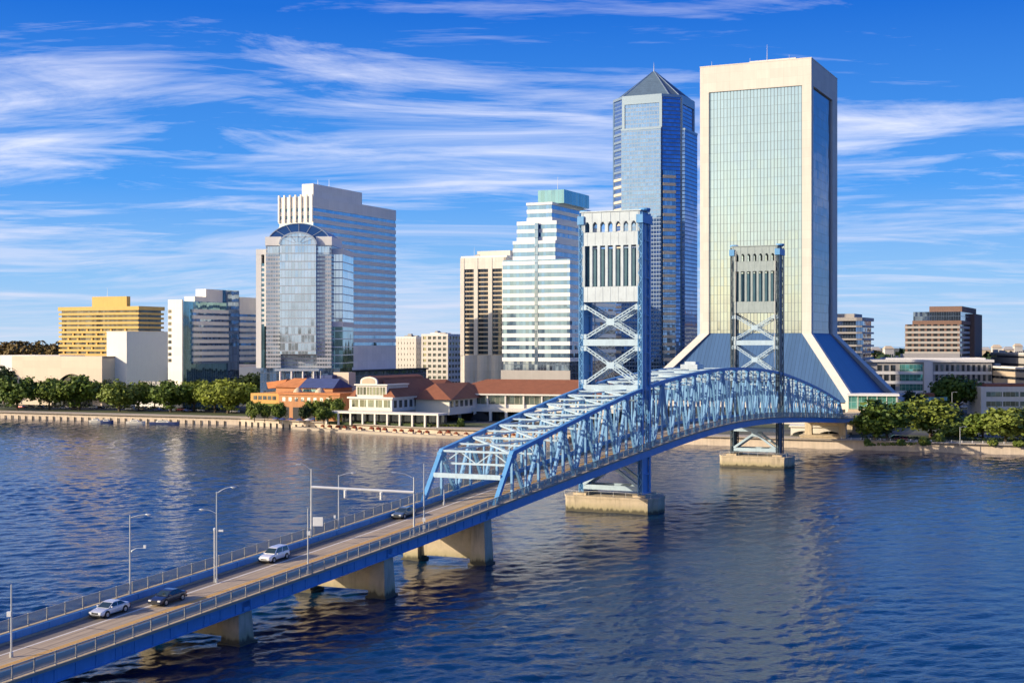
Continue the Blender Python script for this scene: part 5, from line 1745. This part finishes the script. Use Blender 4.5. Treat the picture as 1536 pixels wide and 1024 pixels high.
b = Bld('office_block', 'long grey concrete office block with ribbon windows at right', 1398, 760, -8)
X0 = b.x(1300)
zt = b.z(543)
xE = b.x(1486, 4)
b.box('wall', X0, xE, 0.6, 30, 0, zt, 'conc_grey')
b.box('roof_slab', X0 - 1, xE + 1, -0.5, 31, zt, zt + 1.4, 'conc_white')
b.box('pier_tower', b.x(1386) , b.x(1399), -0.4, 2, 0, zt - 0.01, 'conc_white')
fl = (zt - 2) / 4
for k in range(4):
    za = 1.2 + k * fl
    for q in range(11):
        x = b.x(1401) + q * (xE - b.x(1401)) / 11
        b.box('window', x + 0.8, x + (xE - b.x(1401)) / 11 - 0.5, 0.5, 0.8, za + 1.2, za + fl - 0.6, 'glass_dark')
    b.box('ribbon_window', b.x(1350), b.x(1384), 0.45, 0.8, za + 1.2, za + fl - 0.4, 'glass_green')
    b.box('spandrel', X0, b.x(1385), 0.2, 0.6, za - 0.6, za + 1.0, 'conc_white')
    b.box('spandrel', b.x(1400), xE, 0.2, 0.6, za - 0.6, za + 1.0, 'conc_white')
    for q in range(3): b.box('window', b.x(1316) + q * 3.6, b.x(1316) + 2.4 + q * 3.6, 0.5, 0.8, za + 1.2, za + fl - 0.8, 'glass_dark')
b.box('roof_plant', b.x(1355, 8), b.x(1440, 8), 8, 20, zt + 1.4, zt + 4.4, 'conc_grey')
roof_kit(b, b.x(1330), b.x(1480), 3, 28, zt + 1.4, 11, 7, 2)

b = Bld('office_block', 'low cream two-storey office at the right edge with ribbon windows', 1472, 640, -2)
xE = 45
zt = b.z(580)
b.box('wall', 0, xE, 0.5, 22, 0, zt, 'conc_cream')
b.box('red_roof', 3, xE, 4, 20, zt, zt + 1.2, 'red_tile')
for k in range(2):
    za = b.z(611) + k * (b.z(580) - b.z(611)) * 0.46
    for q in range(5): b.box('ribbon_window', 2.4 + q * 7.6, 9.4 + q * 7.6, 0.4, 0.8, za + 0.6, za + 2.8, 'glass_lowe')
b, X0, D = banded('office_block', 'tan low block behind the cream two-storey office at right', 1500, 760, 1486, 1620, 551, 'conc_tan', 'glass_dark', 4, 0.35, -2, depth=None)
b, X0, D = banded('warehouse', 'grey distant flat block near the right horizon', 1512, 980, 1486, 1640, 530, 'conc_grey', 'glass_dark', 5, 0.25, -4)

b = Bld('glass_pavilion', 'green glass pavilion at the foot of the tallest tower', 1346, 560, -14)
X0 = b.x(1272)
zt = b.z(594); zl = b.z(614)
b.box('green_glazing', X0, -0.3, 0.3, 14, zl, zt, 'glass_green')
b.box('roof_slab', X0 - 0.6, 0.8, -0.6, 15, zt, zt + 0.7, 'conc_white')
b.box('end_wall', -0.29, 0.3, 0.2, 14, 0, zt - 0.01, 'conc_grey')
b.box('base_wall', X0, 0.0, 0.1, 14, 0, zl - 0.01, 'conc_tan')
for k in range(6): b.box('glazing_post', X0 + k * (-X0 - 0.5) / 5, X0 + 0.25 + k * (-X0 - 0.5) / 5, 0.1, 0.32, zl, zt - 0.02, 'white_trim')

b = Bld('restaurant', 'small dark restaurant with teal canopy and red roof lights at right', 1408, 640, -10)
X0 = b.x(1378)
b.box('wall', X0, 0, 0, 12, 0, b.z(600), 'glass_navy')
b.box('canopy', X0 - 0.5, b.x(1420), -2, 12, b.z(600), b.z(595), 'glass_teal')
b.box('red_roof', X0 + 0.5, -1.5, 2, 10, b.z(595), b.z(590), 'red_tile')

# pale arched boathouse on the bank under the end of the bridge
b = Bld('boathouse', 'pale arched shelter on the quay under the far bridge end', 1264, 500, -14)
X0 = b.x(1186)
z1 = b.z(641)
m = MB()
n = 16
for (a0, a1) in ((X0, X0 * 0.5), (X0 * 0.5, 0)):
    ar = [(a0 + (a1 - a0) * i / n, (z1 - 1.4) * math.sin(math.pi * i / n) ** 0.6) for i in range(n + 1)]
    for (x0, q0), (x1, q1) in zip(ar, ar[1:]): m.prism_y([(x0, q0), (x1, q1), (x1, z1), (x0, z1)], 0, 0.8)
b.put('arched_front', m, 'white_trim')
b.box('roof_slab', X0 - 0.6, 0.6, -0.6, 9, z1, z1 + 0.5, 'white_trim')
b.box('back_wall', X0, 0, 8, 8.6, 0, z1, 'glass_dark')
for k in range(5): b.box('column', X0 + k * -X0 / 4.2, X0 + 0.5 + k * -X0 / 4.2, 4, 4.5, 0, z1, 'white_trim')
# tan quay block in front of it
q = Bld('quay', 'tan concrete quay block at the water below the far bridge end', 1268, 488, -20, cat='quay')
m = MB().box(q.x(1200), 0, 0, 10, -4.5, 0.6)
m.box(q.x(1200) - 0.3, 0.3, -0.3, 10.2, 0.6, 1.0)
q.put('quay_wall', m, 'pier')

# distant houses on the right and left horizon
rnd = random.Random(5)
for i, (px, Y, wpx, ytop, wl) in enumerate(((1486, 1350, 13, 521, 'conc_tan'), (1503, 1500, 14, 517, 'conc_cream'), (1521, 1420, 15, 520, 'conc_pink'), (1534, 1600, 12, 515, 'conc_cream'), (1322, 1300, 15, 521, 'conc_tan'), (1341, 1450, 14, 519, 'conc_cream'), (40, 1200, 32, 524, 'conc_cream'), (8, 1400, 15, 518, 'brownbrick'))):
    side = 'right' if px > 700 else 'left'
    lab = ['first far tan house right of the brown flats', 'second far cream house right of the brown flats', 'far pink house near the right edge horizon', 'farthest cream house at the right edge horizon', 'far tan house between round-cornered block and brown flats', 'far cream house beside the yellow tree at right', 'long cream shed below the brown tree hill at left', 'dark brick building at the left edge horizon'][i]
    b = Bld('house', lab, px, Y, -10 + 3 * i, 'house')
    w = wpx * Y / FPX
    h = b.z(ytop + 4)
    b.box('wall', -w, 0, 0, w * 0.7, 0, h, wl)
    b.put('roof', MB().add([(-w - .6, -.6, h), (.6, -.6, h), (.6, w * .7 + .6, h), (-w - .6, w * .7 + .6, h), (-w * .8, w * .35, h + 3), (-w * .2, w * .35, h + 3)], [(0, 1, 5, 4), (1, 2, 5), (2, 3, 4, 5), (3, 0, 4), (0, 3, 2, 1)]), 'conc_tan' if i % 2 else 'conc_grey')
    for k in range(4): b.box('window', -w * (0.9 - k * 0.22), -w * (0.9 - k * 0.22) + w * 0.12, -0.1, 0.3, h * 0.55, h * 0.8, 'glass_dark')

# ------------------------------------------------------------------ trees
def crown_mesh(seed, n=2600, rx=8.0, rz=5.6, zc=8.5, leaf=0.75, clumps=20):
    rnd = random.Random(seed)
    cl = []
    for i in range(clumps):
        a = rnd.uniform(0, 2 * math.pi); r = math.sqrt(rnd.uniform(0, 1)) * 0.72
        h = rnd.uniform(-0.62, 0.75) * (1 - 0.5 * r)
        cl.append((Vector((math.cos(a) * r * rx, math.sin(a) * r * rx, zc + h * rz)), rnd.uniform(0.24, 0.42) * rx))
    m = MB()
    for i in range(n):
        c, r = rnd.choice(cl)
        d = Vector((rnd.gauss(0, 1), rnd.gauss(0, 1), rnd.gauss(0.15, 1))).normalized()
        p = c + d * r * (rnd.uniform(0.55, 1.08)) * (1 + 0.25 * math.sin(i))
        p.z = max(p.z, zc - rz * 0.95)
        nn = (d + Vector((rnd.gauss(0, .5), rnd.gauss(0, .5), rnd.gauss(0.1, .5)))).normalized()
        t = nn.cross(Vector((rnd.gauss(0, 1), rnd.gauss(0, 1), rnd.gauss(0, 1)))).normalized()
        u = nn.cross(t)
        s = leaf * rnd.uniform(0.6, 1.25)
        m.add([p - t * s - u * s * .5, p + t * s * .2 - u * s * .7, p + t * s + u * s * .4, p - t * s * .3 + u * s * .75], [(0, 1, 2, 3)])
    return m


def trunk_mesh(seed, h=8.0, r=0.5, rx=8.0):
    rnd = random.Random(seed)
    m = MB().tube([(0, 0, -0.3), (0.1, 0, h * 0.35), (rnd.uniform(-.4, .4), rnd.uniform(-.4, .4), h)], r, 8, r * 0.45)
    for i in range(6):
        a = i * 1.05 + rnd.uniform(-.3, .3)
        z0 = h * rnd.uniform(0.35, 0.6)
        m.tube([(0, 0, z0), (math.cos(a) * rx * .3, math.sin(a) * rx * .3, z0 + h * .25), (math.cos(a) * rx * .6, math.sin(a) * rx * .6, z0 + h * .42)], r * .45, 5, r * .15)
    return m


PROTO = {}
for key, args, lm in (('oak0', (1, 4200, 8.0, 5.9, 7.4, 0.62, 26), 'leaf'), ('oak1', (2, 4200, 8.0, 6.1, 7.4, 0.62, 24), 'leaf'), ('oak2', (3, 4200, 8.0, 5.8, 7.3, 0.62, 28), 'leaf'),
                      ('lime0', (4, 3600, 7.5, 6.4, 7.4, 0.6, 24), 'leaf2'), ('lime1', (5, 3600, 8.0, 5.9, 7.2, 0.6, 24), 'leaf2'), ('dark0', (6, 3200, 7.0, 6.6, 7.4, 0.66, 22), 'leafdark'), ('bush', (7, 1400, 3.0, 1.5, 1.3, 0.42, 12), 'leaf2')):
    o = MB()
    cm = crown_mesh(*args).build('crown', M[lm], None, fix=False)
    tm = trunk_mesh(args[0] + 50, args[4], 0.5 if key != 'bush' else 0.1, args[2]).build('trunk', M['bark'], None)
    PROTO[key] = (cm.data, tm.data)
    bpy.data.objects.remove(cm); bpy.data.objects.remove(tm)


def tree(key, px, yb, ytop, wpx, label, group, name='oak_tree', cat='tree', lift=0.0):
    Y = (CAM_H - G) * FPX / (yb - HY)
    w = P(px, HY, Y)
    h = (yb - ytop) * Y / FPX
    wd = wpx * Y / FPX
    e = empty(name, (w.x, w.y, G), (px * 0.37) % 6.28)
    hh = 12.3 if key != 'bush' else 2.8
    rr = 10.5 if key != 'bush' else 5.4
    e.scale = (wd / rr, wd / rr, h / hh)
    tag(e, label, cat, group)
    for nm, me in zip(('crown', 'trunk'), PROTO[key]):
        o = bpy.data.objects.new(nm, me); COL.objects.link(o); o.parent = e
    return e


ORD = ['first', 'second', 'third', 'fourth', 'fifth', 'sixth', 'seventh', 'eighth', 'ninth', 'tenth', 'eleventh', 'twelfth', 'thirteenth', 'fourteenth', 'fifteenth', 'sixteenth']
left = [('oak0', -8, 614, 569, 46), ('lime0', 26, 615, 569, 50), ('oak1', 74, 615, 571, 42), ('oak2', 119, 615, 568, 50), ('oak0', 96, 609, 574, 34), ('dark0', 152, 609, 574, 34), ('lime1', 179, 617, 575, 46), ('oak1', 208, 616, 576, 36), ('dark0', 232, 612, 580, 30), ('oak2', 256, 618, 575, 46), ('oak0', 291, 617, 573, 42), ('oak1', 322, 619, 576, 44), ('oak2', 342, 620, 573, 50), ('dark0', 372, 617, 566, 46), ('oak0', 398, 614, 565, 34), ('dark0', 60, 609, 578, 30)]
left.sort(key=lambda a: a[1])
for i, a in enumerate(left):
    tree(a[0], *a[1:], 'bushy green oak along the far left bank, %s tree from the left edge' % ORD[i], 'oaks along the left river bank')
for i, a in enumerate((('lime0', 382, 632, 604, 20), ('oak1', 397, 632, 608, 14), ('oak2', 419, 634, 606, 16), ('oak0', 472, 633, 602, 22), ('dark0', 457, 634, 610, 14), ('lime1', 492, 632, 600, 24), ('lime0', 506, 634, 601, 20), ('oak1', 486, 637, 612, 18))):
    tree(a[0], *a[1:], 'small street tree before the colourful restaurant, %s of the row by height of listing' % ORD[i] if False else 'small green tree before the colourful restaurant row, %s from the left' % ORD[[382, 397, 419, 457, 472, 486, 492, 506].index(a[1])], 'small trees before the restaurants', 'street_tree')
for key, px, yb, yt, wp, lab in (
        ('lime0', 1331, 662, 606, 66, 'broad yellow green tree beside the bridge end on the right bank'),
        ('oak0', 1312, 661, 622, 46, 'dark green tree at the bridge end, left of the broad yellow green tree'),
        ('lime1', 1396, 656, 601, 62, 'tallest yellow green tree in the middle of the right bank'),
        ('dark0', 1420, 654, 614, 38, 'dark tree behind the tallest tree of the right bank'),
        ('lime1', 1436, 660, 636, 38, 'low yellow green tree right of the tallest tree on the right bank'),
        ('oak1', 1474, 661, 622, 44, 'green tree left of the big round tree near the right edge'),
        ('lime0', 1508, 664, 616, 66, 'big round green tree near the right edge of the photo'),
        ('oak2', 1538, 660, 618, 44, 'green tree cut by the right edge of the photo'),
        ('oak1', 1436, 622, 568, 54, 'large dark green tree before the long grey office block'),
        ('dark0', 1466, 620, 576, 36, 'dark tree between the grey office block and the cream office'),
        ('dark0', 1368, 624, 590, 26, 'dark tree beside the green glass pavilion'),
        ('dark0', 1282, 618, 596, 22, 'dark tree at the foot of the flared concrete pier'),
        ('lime1', 1382, 560, 494, 24, 'yellow tree left of the brown flats'),
        ('oak2', 752, 600, 580, 18, 'green tree at the foot of the tan tower'),
        ('oak0', 728, 604, 584, 18, 'small tree behind the red roof of the market hall'),
        ('dark0', 6, 606, 556, 36, 'dark tree behind the left bank oaks at the left edge')):
    tree(key, px, yb, yt, wp, lab, None)
bush_i = 0
for px, yb, yt, wp in ((1300, 667, 658, 14), (1350, 667, 659, 18), (1385, 667, 656, 22), (1410, 664, 650, 26), (1490, 668, 660, 16), (1530, 669, 661, 22), (1262, 634, 622, 14), (690, 640, 628, 14)):
    tree('bush', px, yb, yt, wp, 'low green shrub on the bank, %s from the right edge of the photo' % ORD[7 - sorted([1300, 1350, 1385, 1410, 1490, 1530, 1262, 690]).index(px)], 'shrubs on the bank', 'shrub', 'shrub')

# hedges: long clipped rows of leaves
def hedge(pts, h, w, label, seed, mat='leafdark'):
    rnd = random.Random(seed)
    m = MB()
    for (px0, y0), (px1, y1) in zip(pts, pts[1:]):
        a = P(px0, HY, (CAM_H - G) * FPX / (y0 - HY)); c = P(px1, HY, (CAM_H - G) * FPX / (y1 - HY))
        L = (c - a).length
        for i in range(int(L * 16)):
            q = a + (c - a) * rnd.random()
            p = Vector((q.x + rnd.uniform(-w, w) / 2, q.y + rnd.uniform(-w, w) / 2, G + rnd.uniform(0.1, h)))
            nn = Vector((rnd.gauss(0, 1), rnd.gauss(0, 1), rnd.gauss(.3, 1))).normalized()
            t = nn.cross(Vector((rnd.gauss(0, 1), 0.3, 0.2))).normalized(); u = nn.cross(t); s = rnd.uniform(.2, .42)
            m.add([p - t * s - u * s * .6, p + t * s * .3 - u * s * .8, p + t * s + u * s * .5, p - t * s * .4 + u * s * .8], [(0, 1, 2, 3)])
    tag(m.build('hedge', M[mat], None, fix=False), label, 'hedge')


hedge([(-10, 611), (180, 613), (360, 617)], 1.6, 2.0, 'long dark hedge under the oaks on the left bank', 61)
hedge([(1296, 660), (1536, 664)], 1.5, 2.2, 'long dark hedge behind the right riverwalk', 62)
hedge([(1286, 640), (1420, 642), (1540, 646)], 1.8, 2.6, 'dark hedge along the road behind the right bank trees', 63)
hedge([(1300, 668.5), (1372, 667.5)], 0.9, 1.4, 'short bright green hedge at the right riverwalk edge', 64, 'leaf2')
hedge([(505, 634), (585, 638), (690, 640)], 0.9, 0.8, 'low green planting before the white arcade of the market hall', 65, 'leaf')

# far woods: one mass of crowns on a low rise at the horizon, with an autumn-brown hill at the left
def wood(name, pts, mat, seed, size, n, label, hgt, dens=34, ls=0.35):
    rnd = random.Random(seed); m = MB()
    for (x0, y0, x1, y1) in pts:
        for i in range(n):
            f = rnd.random()
            c = Vector((x0 + (x1 - x0) * f, y0 + (y1 - y0) * f + rnd.uniform(-40, 40), G))
            hh = hgt * rnd.uniform(0.6, 1.15)
            for k in range(dens):
                d = Vector((rnd.gauss(0, 1), rnd.gauss(0, 1), abs(rnd.gauss(0, 1)))).normalized()
                p = c + Vector((d.x * size, d.y * size, hh * 0.35 + d.z * hh * 0.65))
                nn = (d + Vector((rnd.gauss(0, .5), rnd.gauss(0, .5), rnd.gauss(0, .5)))).normalized()
                t = nn.cross(Vector((0.3, 0.2, 1))).normalized(); u = nn.cross(t); s = size * ls * rnd.uniform(.7, 1.3)
                m.add([p - t * s - u * s * .6, p + t * s * .3 - u * s * .8, p + t * s + u * s * .5, p - t * s * .4 + u * s * .8], [(0, 1, 2, 3)])
    tag(m.build(name, M[mat], None, fix=False), label, 'woodland', kind='stuff')


wood('far_wood', [(-1400, 1500, -300, 1250), (-300, 1250, 500, 1150), (500, 1150, 1500, 1100)], 'leafdark', 21, 11, 330, 'dark far woodland along the horizon behind the city', 24)
wood('autumn_wood', [(-470, 1230, -375, 1180)], 'leafbrown', 22, 9, 110, 'brown autumn woodland on the rise behind the theatre at left', 31, 160, 0.14)
wood('near_wood', [(-520, 1000, -340, 980)], 'leafdark', 24, 8, 60, 'dark green trees behind the long low theatre wall at left', 16, 110, 0.16)

# ------------------------------------------------------------------ small things on the banks
def boat(px, py, L, hull, label, cabin=True):
    Y = CAM_H * FPX / (py - HY)
    w = P(px, HY, Y)
    e = empty('motor_boat', (w.x, w.y, 0), R(-12))
    tag(e, label, 'boat')
    sec = []
    st = [(-0.5, .8, .9), (-0.3, 1, .85), (0.1, 1, .9), (0.35, .7, 1.05), (0.5, .06, 1.25)]
    for f, wd, h in st:
        sec += [(f * L, -wd * 1.3 * .6, -0.2), (f * L, wd * 1.3 * .6, -0.2), (f * L, wd * 1.3, h), (f * L, -wd * 1.3, h)]
    m = MB(); fs = [(0, 1, 2, 3), tuple(range(len(sec) - 1, len(sec) - 5, -1))]
    for i in range(4):
        for k in range(4): fs.append((i * 4 + k, i * 4 + (k + 1) % 4, i * 4 + 4 + (k + 1) % 4, i * 4 + 4 + k))
    m.add(sec, fs); m.build('hull', M[hull], e)
    MB().hexa([(-.28 * L, -.9, .86), (.18 * L, -.9, .9), (.18 * L, .9, .9), (-.28 * L, .9, .86), (-.24 * L, -.75, 1.7), (.06 * L, -.75, 1.7), (.06 * L, .75, 1.7), (-.24 * L, .75, 1.7)]).build('cabin', M['white_trim'], e)
    MB().hexa([(-.22 * L, -.92, 1.15), (.1 * L, -.92, 1.15), (.1 * L, .92, 1.15), (-.22 * L, .92, 1.15), (-.2 * L, -.84, 1.5), (.07 * L, -.84, 1.5), (.07 * L, .84, 1.5), (-.2 * L, .84, 1.5)]).build('cabin_window', M['carglass'], e)


boat(145, 633, 7, 'white_trim', 'white motor boat moored by the left seawall')
boat(161, 634, 6, 'blue_tile', 'small blue motor boat moored right of the white one')
boat(204, 635, 9, 'white_trim', 'long low white boat moored left of the navy boat')
boat(247, 636, 14, 'blue_tile', 'long navy blue boat moored by the seawall')

# timber landing stage and low quay with red-flowered planters
Y = 592
w = P(424, HY, 606)
e = empty('landing_stage', (w.x, w.y, 0), R(-38))
tag(e, 'long tan timber landing stage on posts before the restaurant row', 'landing stage')
MB().box(-18, 18, -2.5, 2.5, 1.2, 1.6).build('platform', M['conc_tan'], e)
for k in range(8): MB().lathe([(0.2, -1), (0.2, 1.2)], 6, (-16.5 + k * 4.7, -2.2, 0)).build('post', M['dark'], e)
rl = MB().beam((-18, -2.4, 2.6), (18, -2.4, 2.6), 0.08, 0.08)
for k in range(13): rl.beam((-18 + k * 3, -2.4, 1.6), (-18 + k * 3, -2.4, 2.6), 0.08, 0.08, up=(0, 1, 0))
rl.build('handrail', M['galv'], e)

def shore_pt(x, d):
    y = shore_y(x)
    y2 = shore_y(x + 1)
    t = Vector((1, y2 - y)).normalized()
    return Vector((x - t.y * d, y + t.x * d)), math.atan2(t.y, t.x)

m = MB()
prev = None
for i in range(26):
    x = -88 + i * 4.4
    p, a = shore_pt(x, -6.5); q_, _ = shore_pt(x, -0.7)
    if prev: m.hexa([(*prev[0], -1), (*p, -1), (*q_, -1), (*prev[1], -1), (*prev[0], 1.0), (*p, 1.0), (*q_, 1.0), (*prev[1], 1.0)])
    prev = (p, q_)
tag(m.build('low_quay', M['pave']), 'low pale concrete quay at the water before the market hall', 'quay')
rnd = random.Random(9)
M['flower'] = leaf_mat('red_flower', (0.26, 0.05, 0.03), (0.42, 0.12, 0.05))
fm = crown_mesh(31, 160, 1.2, 0.6, 0.95, 0.26, 8).build('flowers', M['flower'], None, fix=False)
bm_ = MB().box(-1.2, 1.2, -.5, .5, 0, .6).build('planter_box', M['conc_tan'], None)
fd, bd = fm.data, bm_.data
bpy.data.objects.remove(fm); bpy.data.objects.remove(bm_)
for i in range(26):
    p, a = shore_pt(-76 + i * 3.55 + rnd.uniform(-.5, .5), -3.5 + rnd.uniform(-1, 1))
    e = empty('flower_planter', (p.x, p.y, 1.0), a)
    e.scale = (rnd.uniform(.8, 1.15),) * 3
    tag(e, 'tan planter box of red flowers on the low quay before the market hall', 'planter', 'red flower planters on the low quay')
    for nm, me in (('flowers', fd), ('planter_box', bd)):
        o = bpy.data.objects.new(nm, me); COL.objects.link(o); o.parent = e

# market umbrellas by the restaurant
for i, (px, py) in enumerate(((414, 636), (424, 637), (436, 637), (449, 638), (462, 638), (471, 637))):
    Y = (CAM_H - G) * FPX / (py - HY)
    w = P(px, HY, Y)
    e = empty('patio_umbrella', (w.x, w.y, G))
    tag(e, 'blue patio umbrella before the restaurant row, %s from the left' % ORD[i], 'umbrella', 'blue patio umbrellas by the restaurants')
    MB().tube([(0, 0, 0), (0, 0, 2.7)], 0.06, 5).build('pole', M['galv'], e)
    MB().lathe([(1.6, 2.2), (1.55, 2.28), (0.8, 2.7), (0.05, 2.95)], 10).build('canopy', M['blue_tile'] if i != 4 else M['white_trim'], e)
    if i == 4: e['label'] = 'white patio umbrella among the blue ones before the restaurant row'

# riverwalk railing, right bank
rr = empty('riverwalk_railing', (0, 0, 0))
tag(rr, 'low pale railing along the riverwalk on the right bank', 'railing')
m = MB(); last = None
for i in range(40):
    x = 112 + i * 3.0
    p, a = shore_pt(x, 2.0)
    MB().box(p.x - .12, p.x + .12, p.y - .12, p.y + .12, G, G + 1.15).build('post', M['conc_white'], rr)
    if last:
        for z in (0.5, 1.0): m.beam((*last, G + z), (*p, G + z), 0.07, 0.07)
    last = p
m.build('rail', M['galv'], rr)

# parked cars on the far bank
cols = [(0.5, 0.5, 0.52), (0.02, 0.02, 0.025), (0.3, 0.03, 0.03), (0.03, 0.06, 0.25), (0.7, 0.7, 0.68), (0.12, 0.12, 0.13)]
cn = ['grey', 'black', 'red', 'blue', 'white', 'dark grey']
cars = [(32, 612, 2), (45, 612, 1), (60, 613, 1), (96, 613, 0), (112, 614, 1), (140, 613, 4), (150, 613, 1), (195, 615, 4), (213, 615, 5), (235, 616, 3), (270, 616, 2), (282, 617, 3), (300, 617, 4), (352, 619, 0),
        (1404, 656, 2), (1416, 654, 3), (1430, 656, 3), (1458, 658, 1), (1470, 660, 0), (1341, 660, 5), (1352, 661, 2), (1434, 612, 3), (1446, 612, 4)]
for i, (px, py, ci) in enumerate(cars):
    Y = (CAM_H - G) * FPX / (py - HY); w = P(px, HY, Y)
    sd = 'left' if px < 700 else 'right'
    base = [c for c in cars if (c[0] < 700) == (px < 700)]
    make_car('suv' if i % 3 else 'sedan', cols[ci], '%s parked car on the far %s bank, %s car along from the left' % (cn[ci], sd, ORD[sorted(c[0] for c in base).index(px)]), (w.x, w.y, G + 0.03), R(65 + 5 * (i % 4)), 0, 'cars parked on the far bank', simple=True)

for i, (px, yb, yt) in enumerate(((1428, 632, 588), (1373, 628, 590), (1468, 622, 576), (1440, 668, 640))):
    Y = (CAM_H - G) * FPX / (yb - HY); w = P(px, HY, Y)
    e = empty('street_lamp', (w.x, w.y, G))
    h = (yb - yt) * Y / FPX
    tag(e, 'tall grey street lamp on the far right bank, %s from the right' % ORD[[1468, 1440, 1428, 1373].index(px)], 'street lamp', 'lamps on the far bank')
    MB().tube([(0, 0, 0), (0, 0, h)], 0.14, 6, 0.09).build('pole', M['galv'], e)
    MB().tube([(0, 0, h - .3), (.9, 0, h + .1), (1.7, 0, h + .1)], 0.06, 5).build('arm', M['galv'], e)
    MB().box(1.4, 2.2, -.15, .15, h, h + .16).build('lamp_head', M['galv'], e)
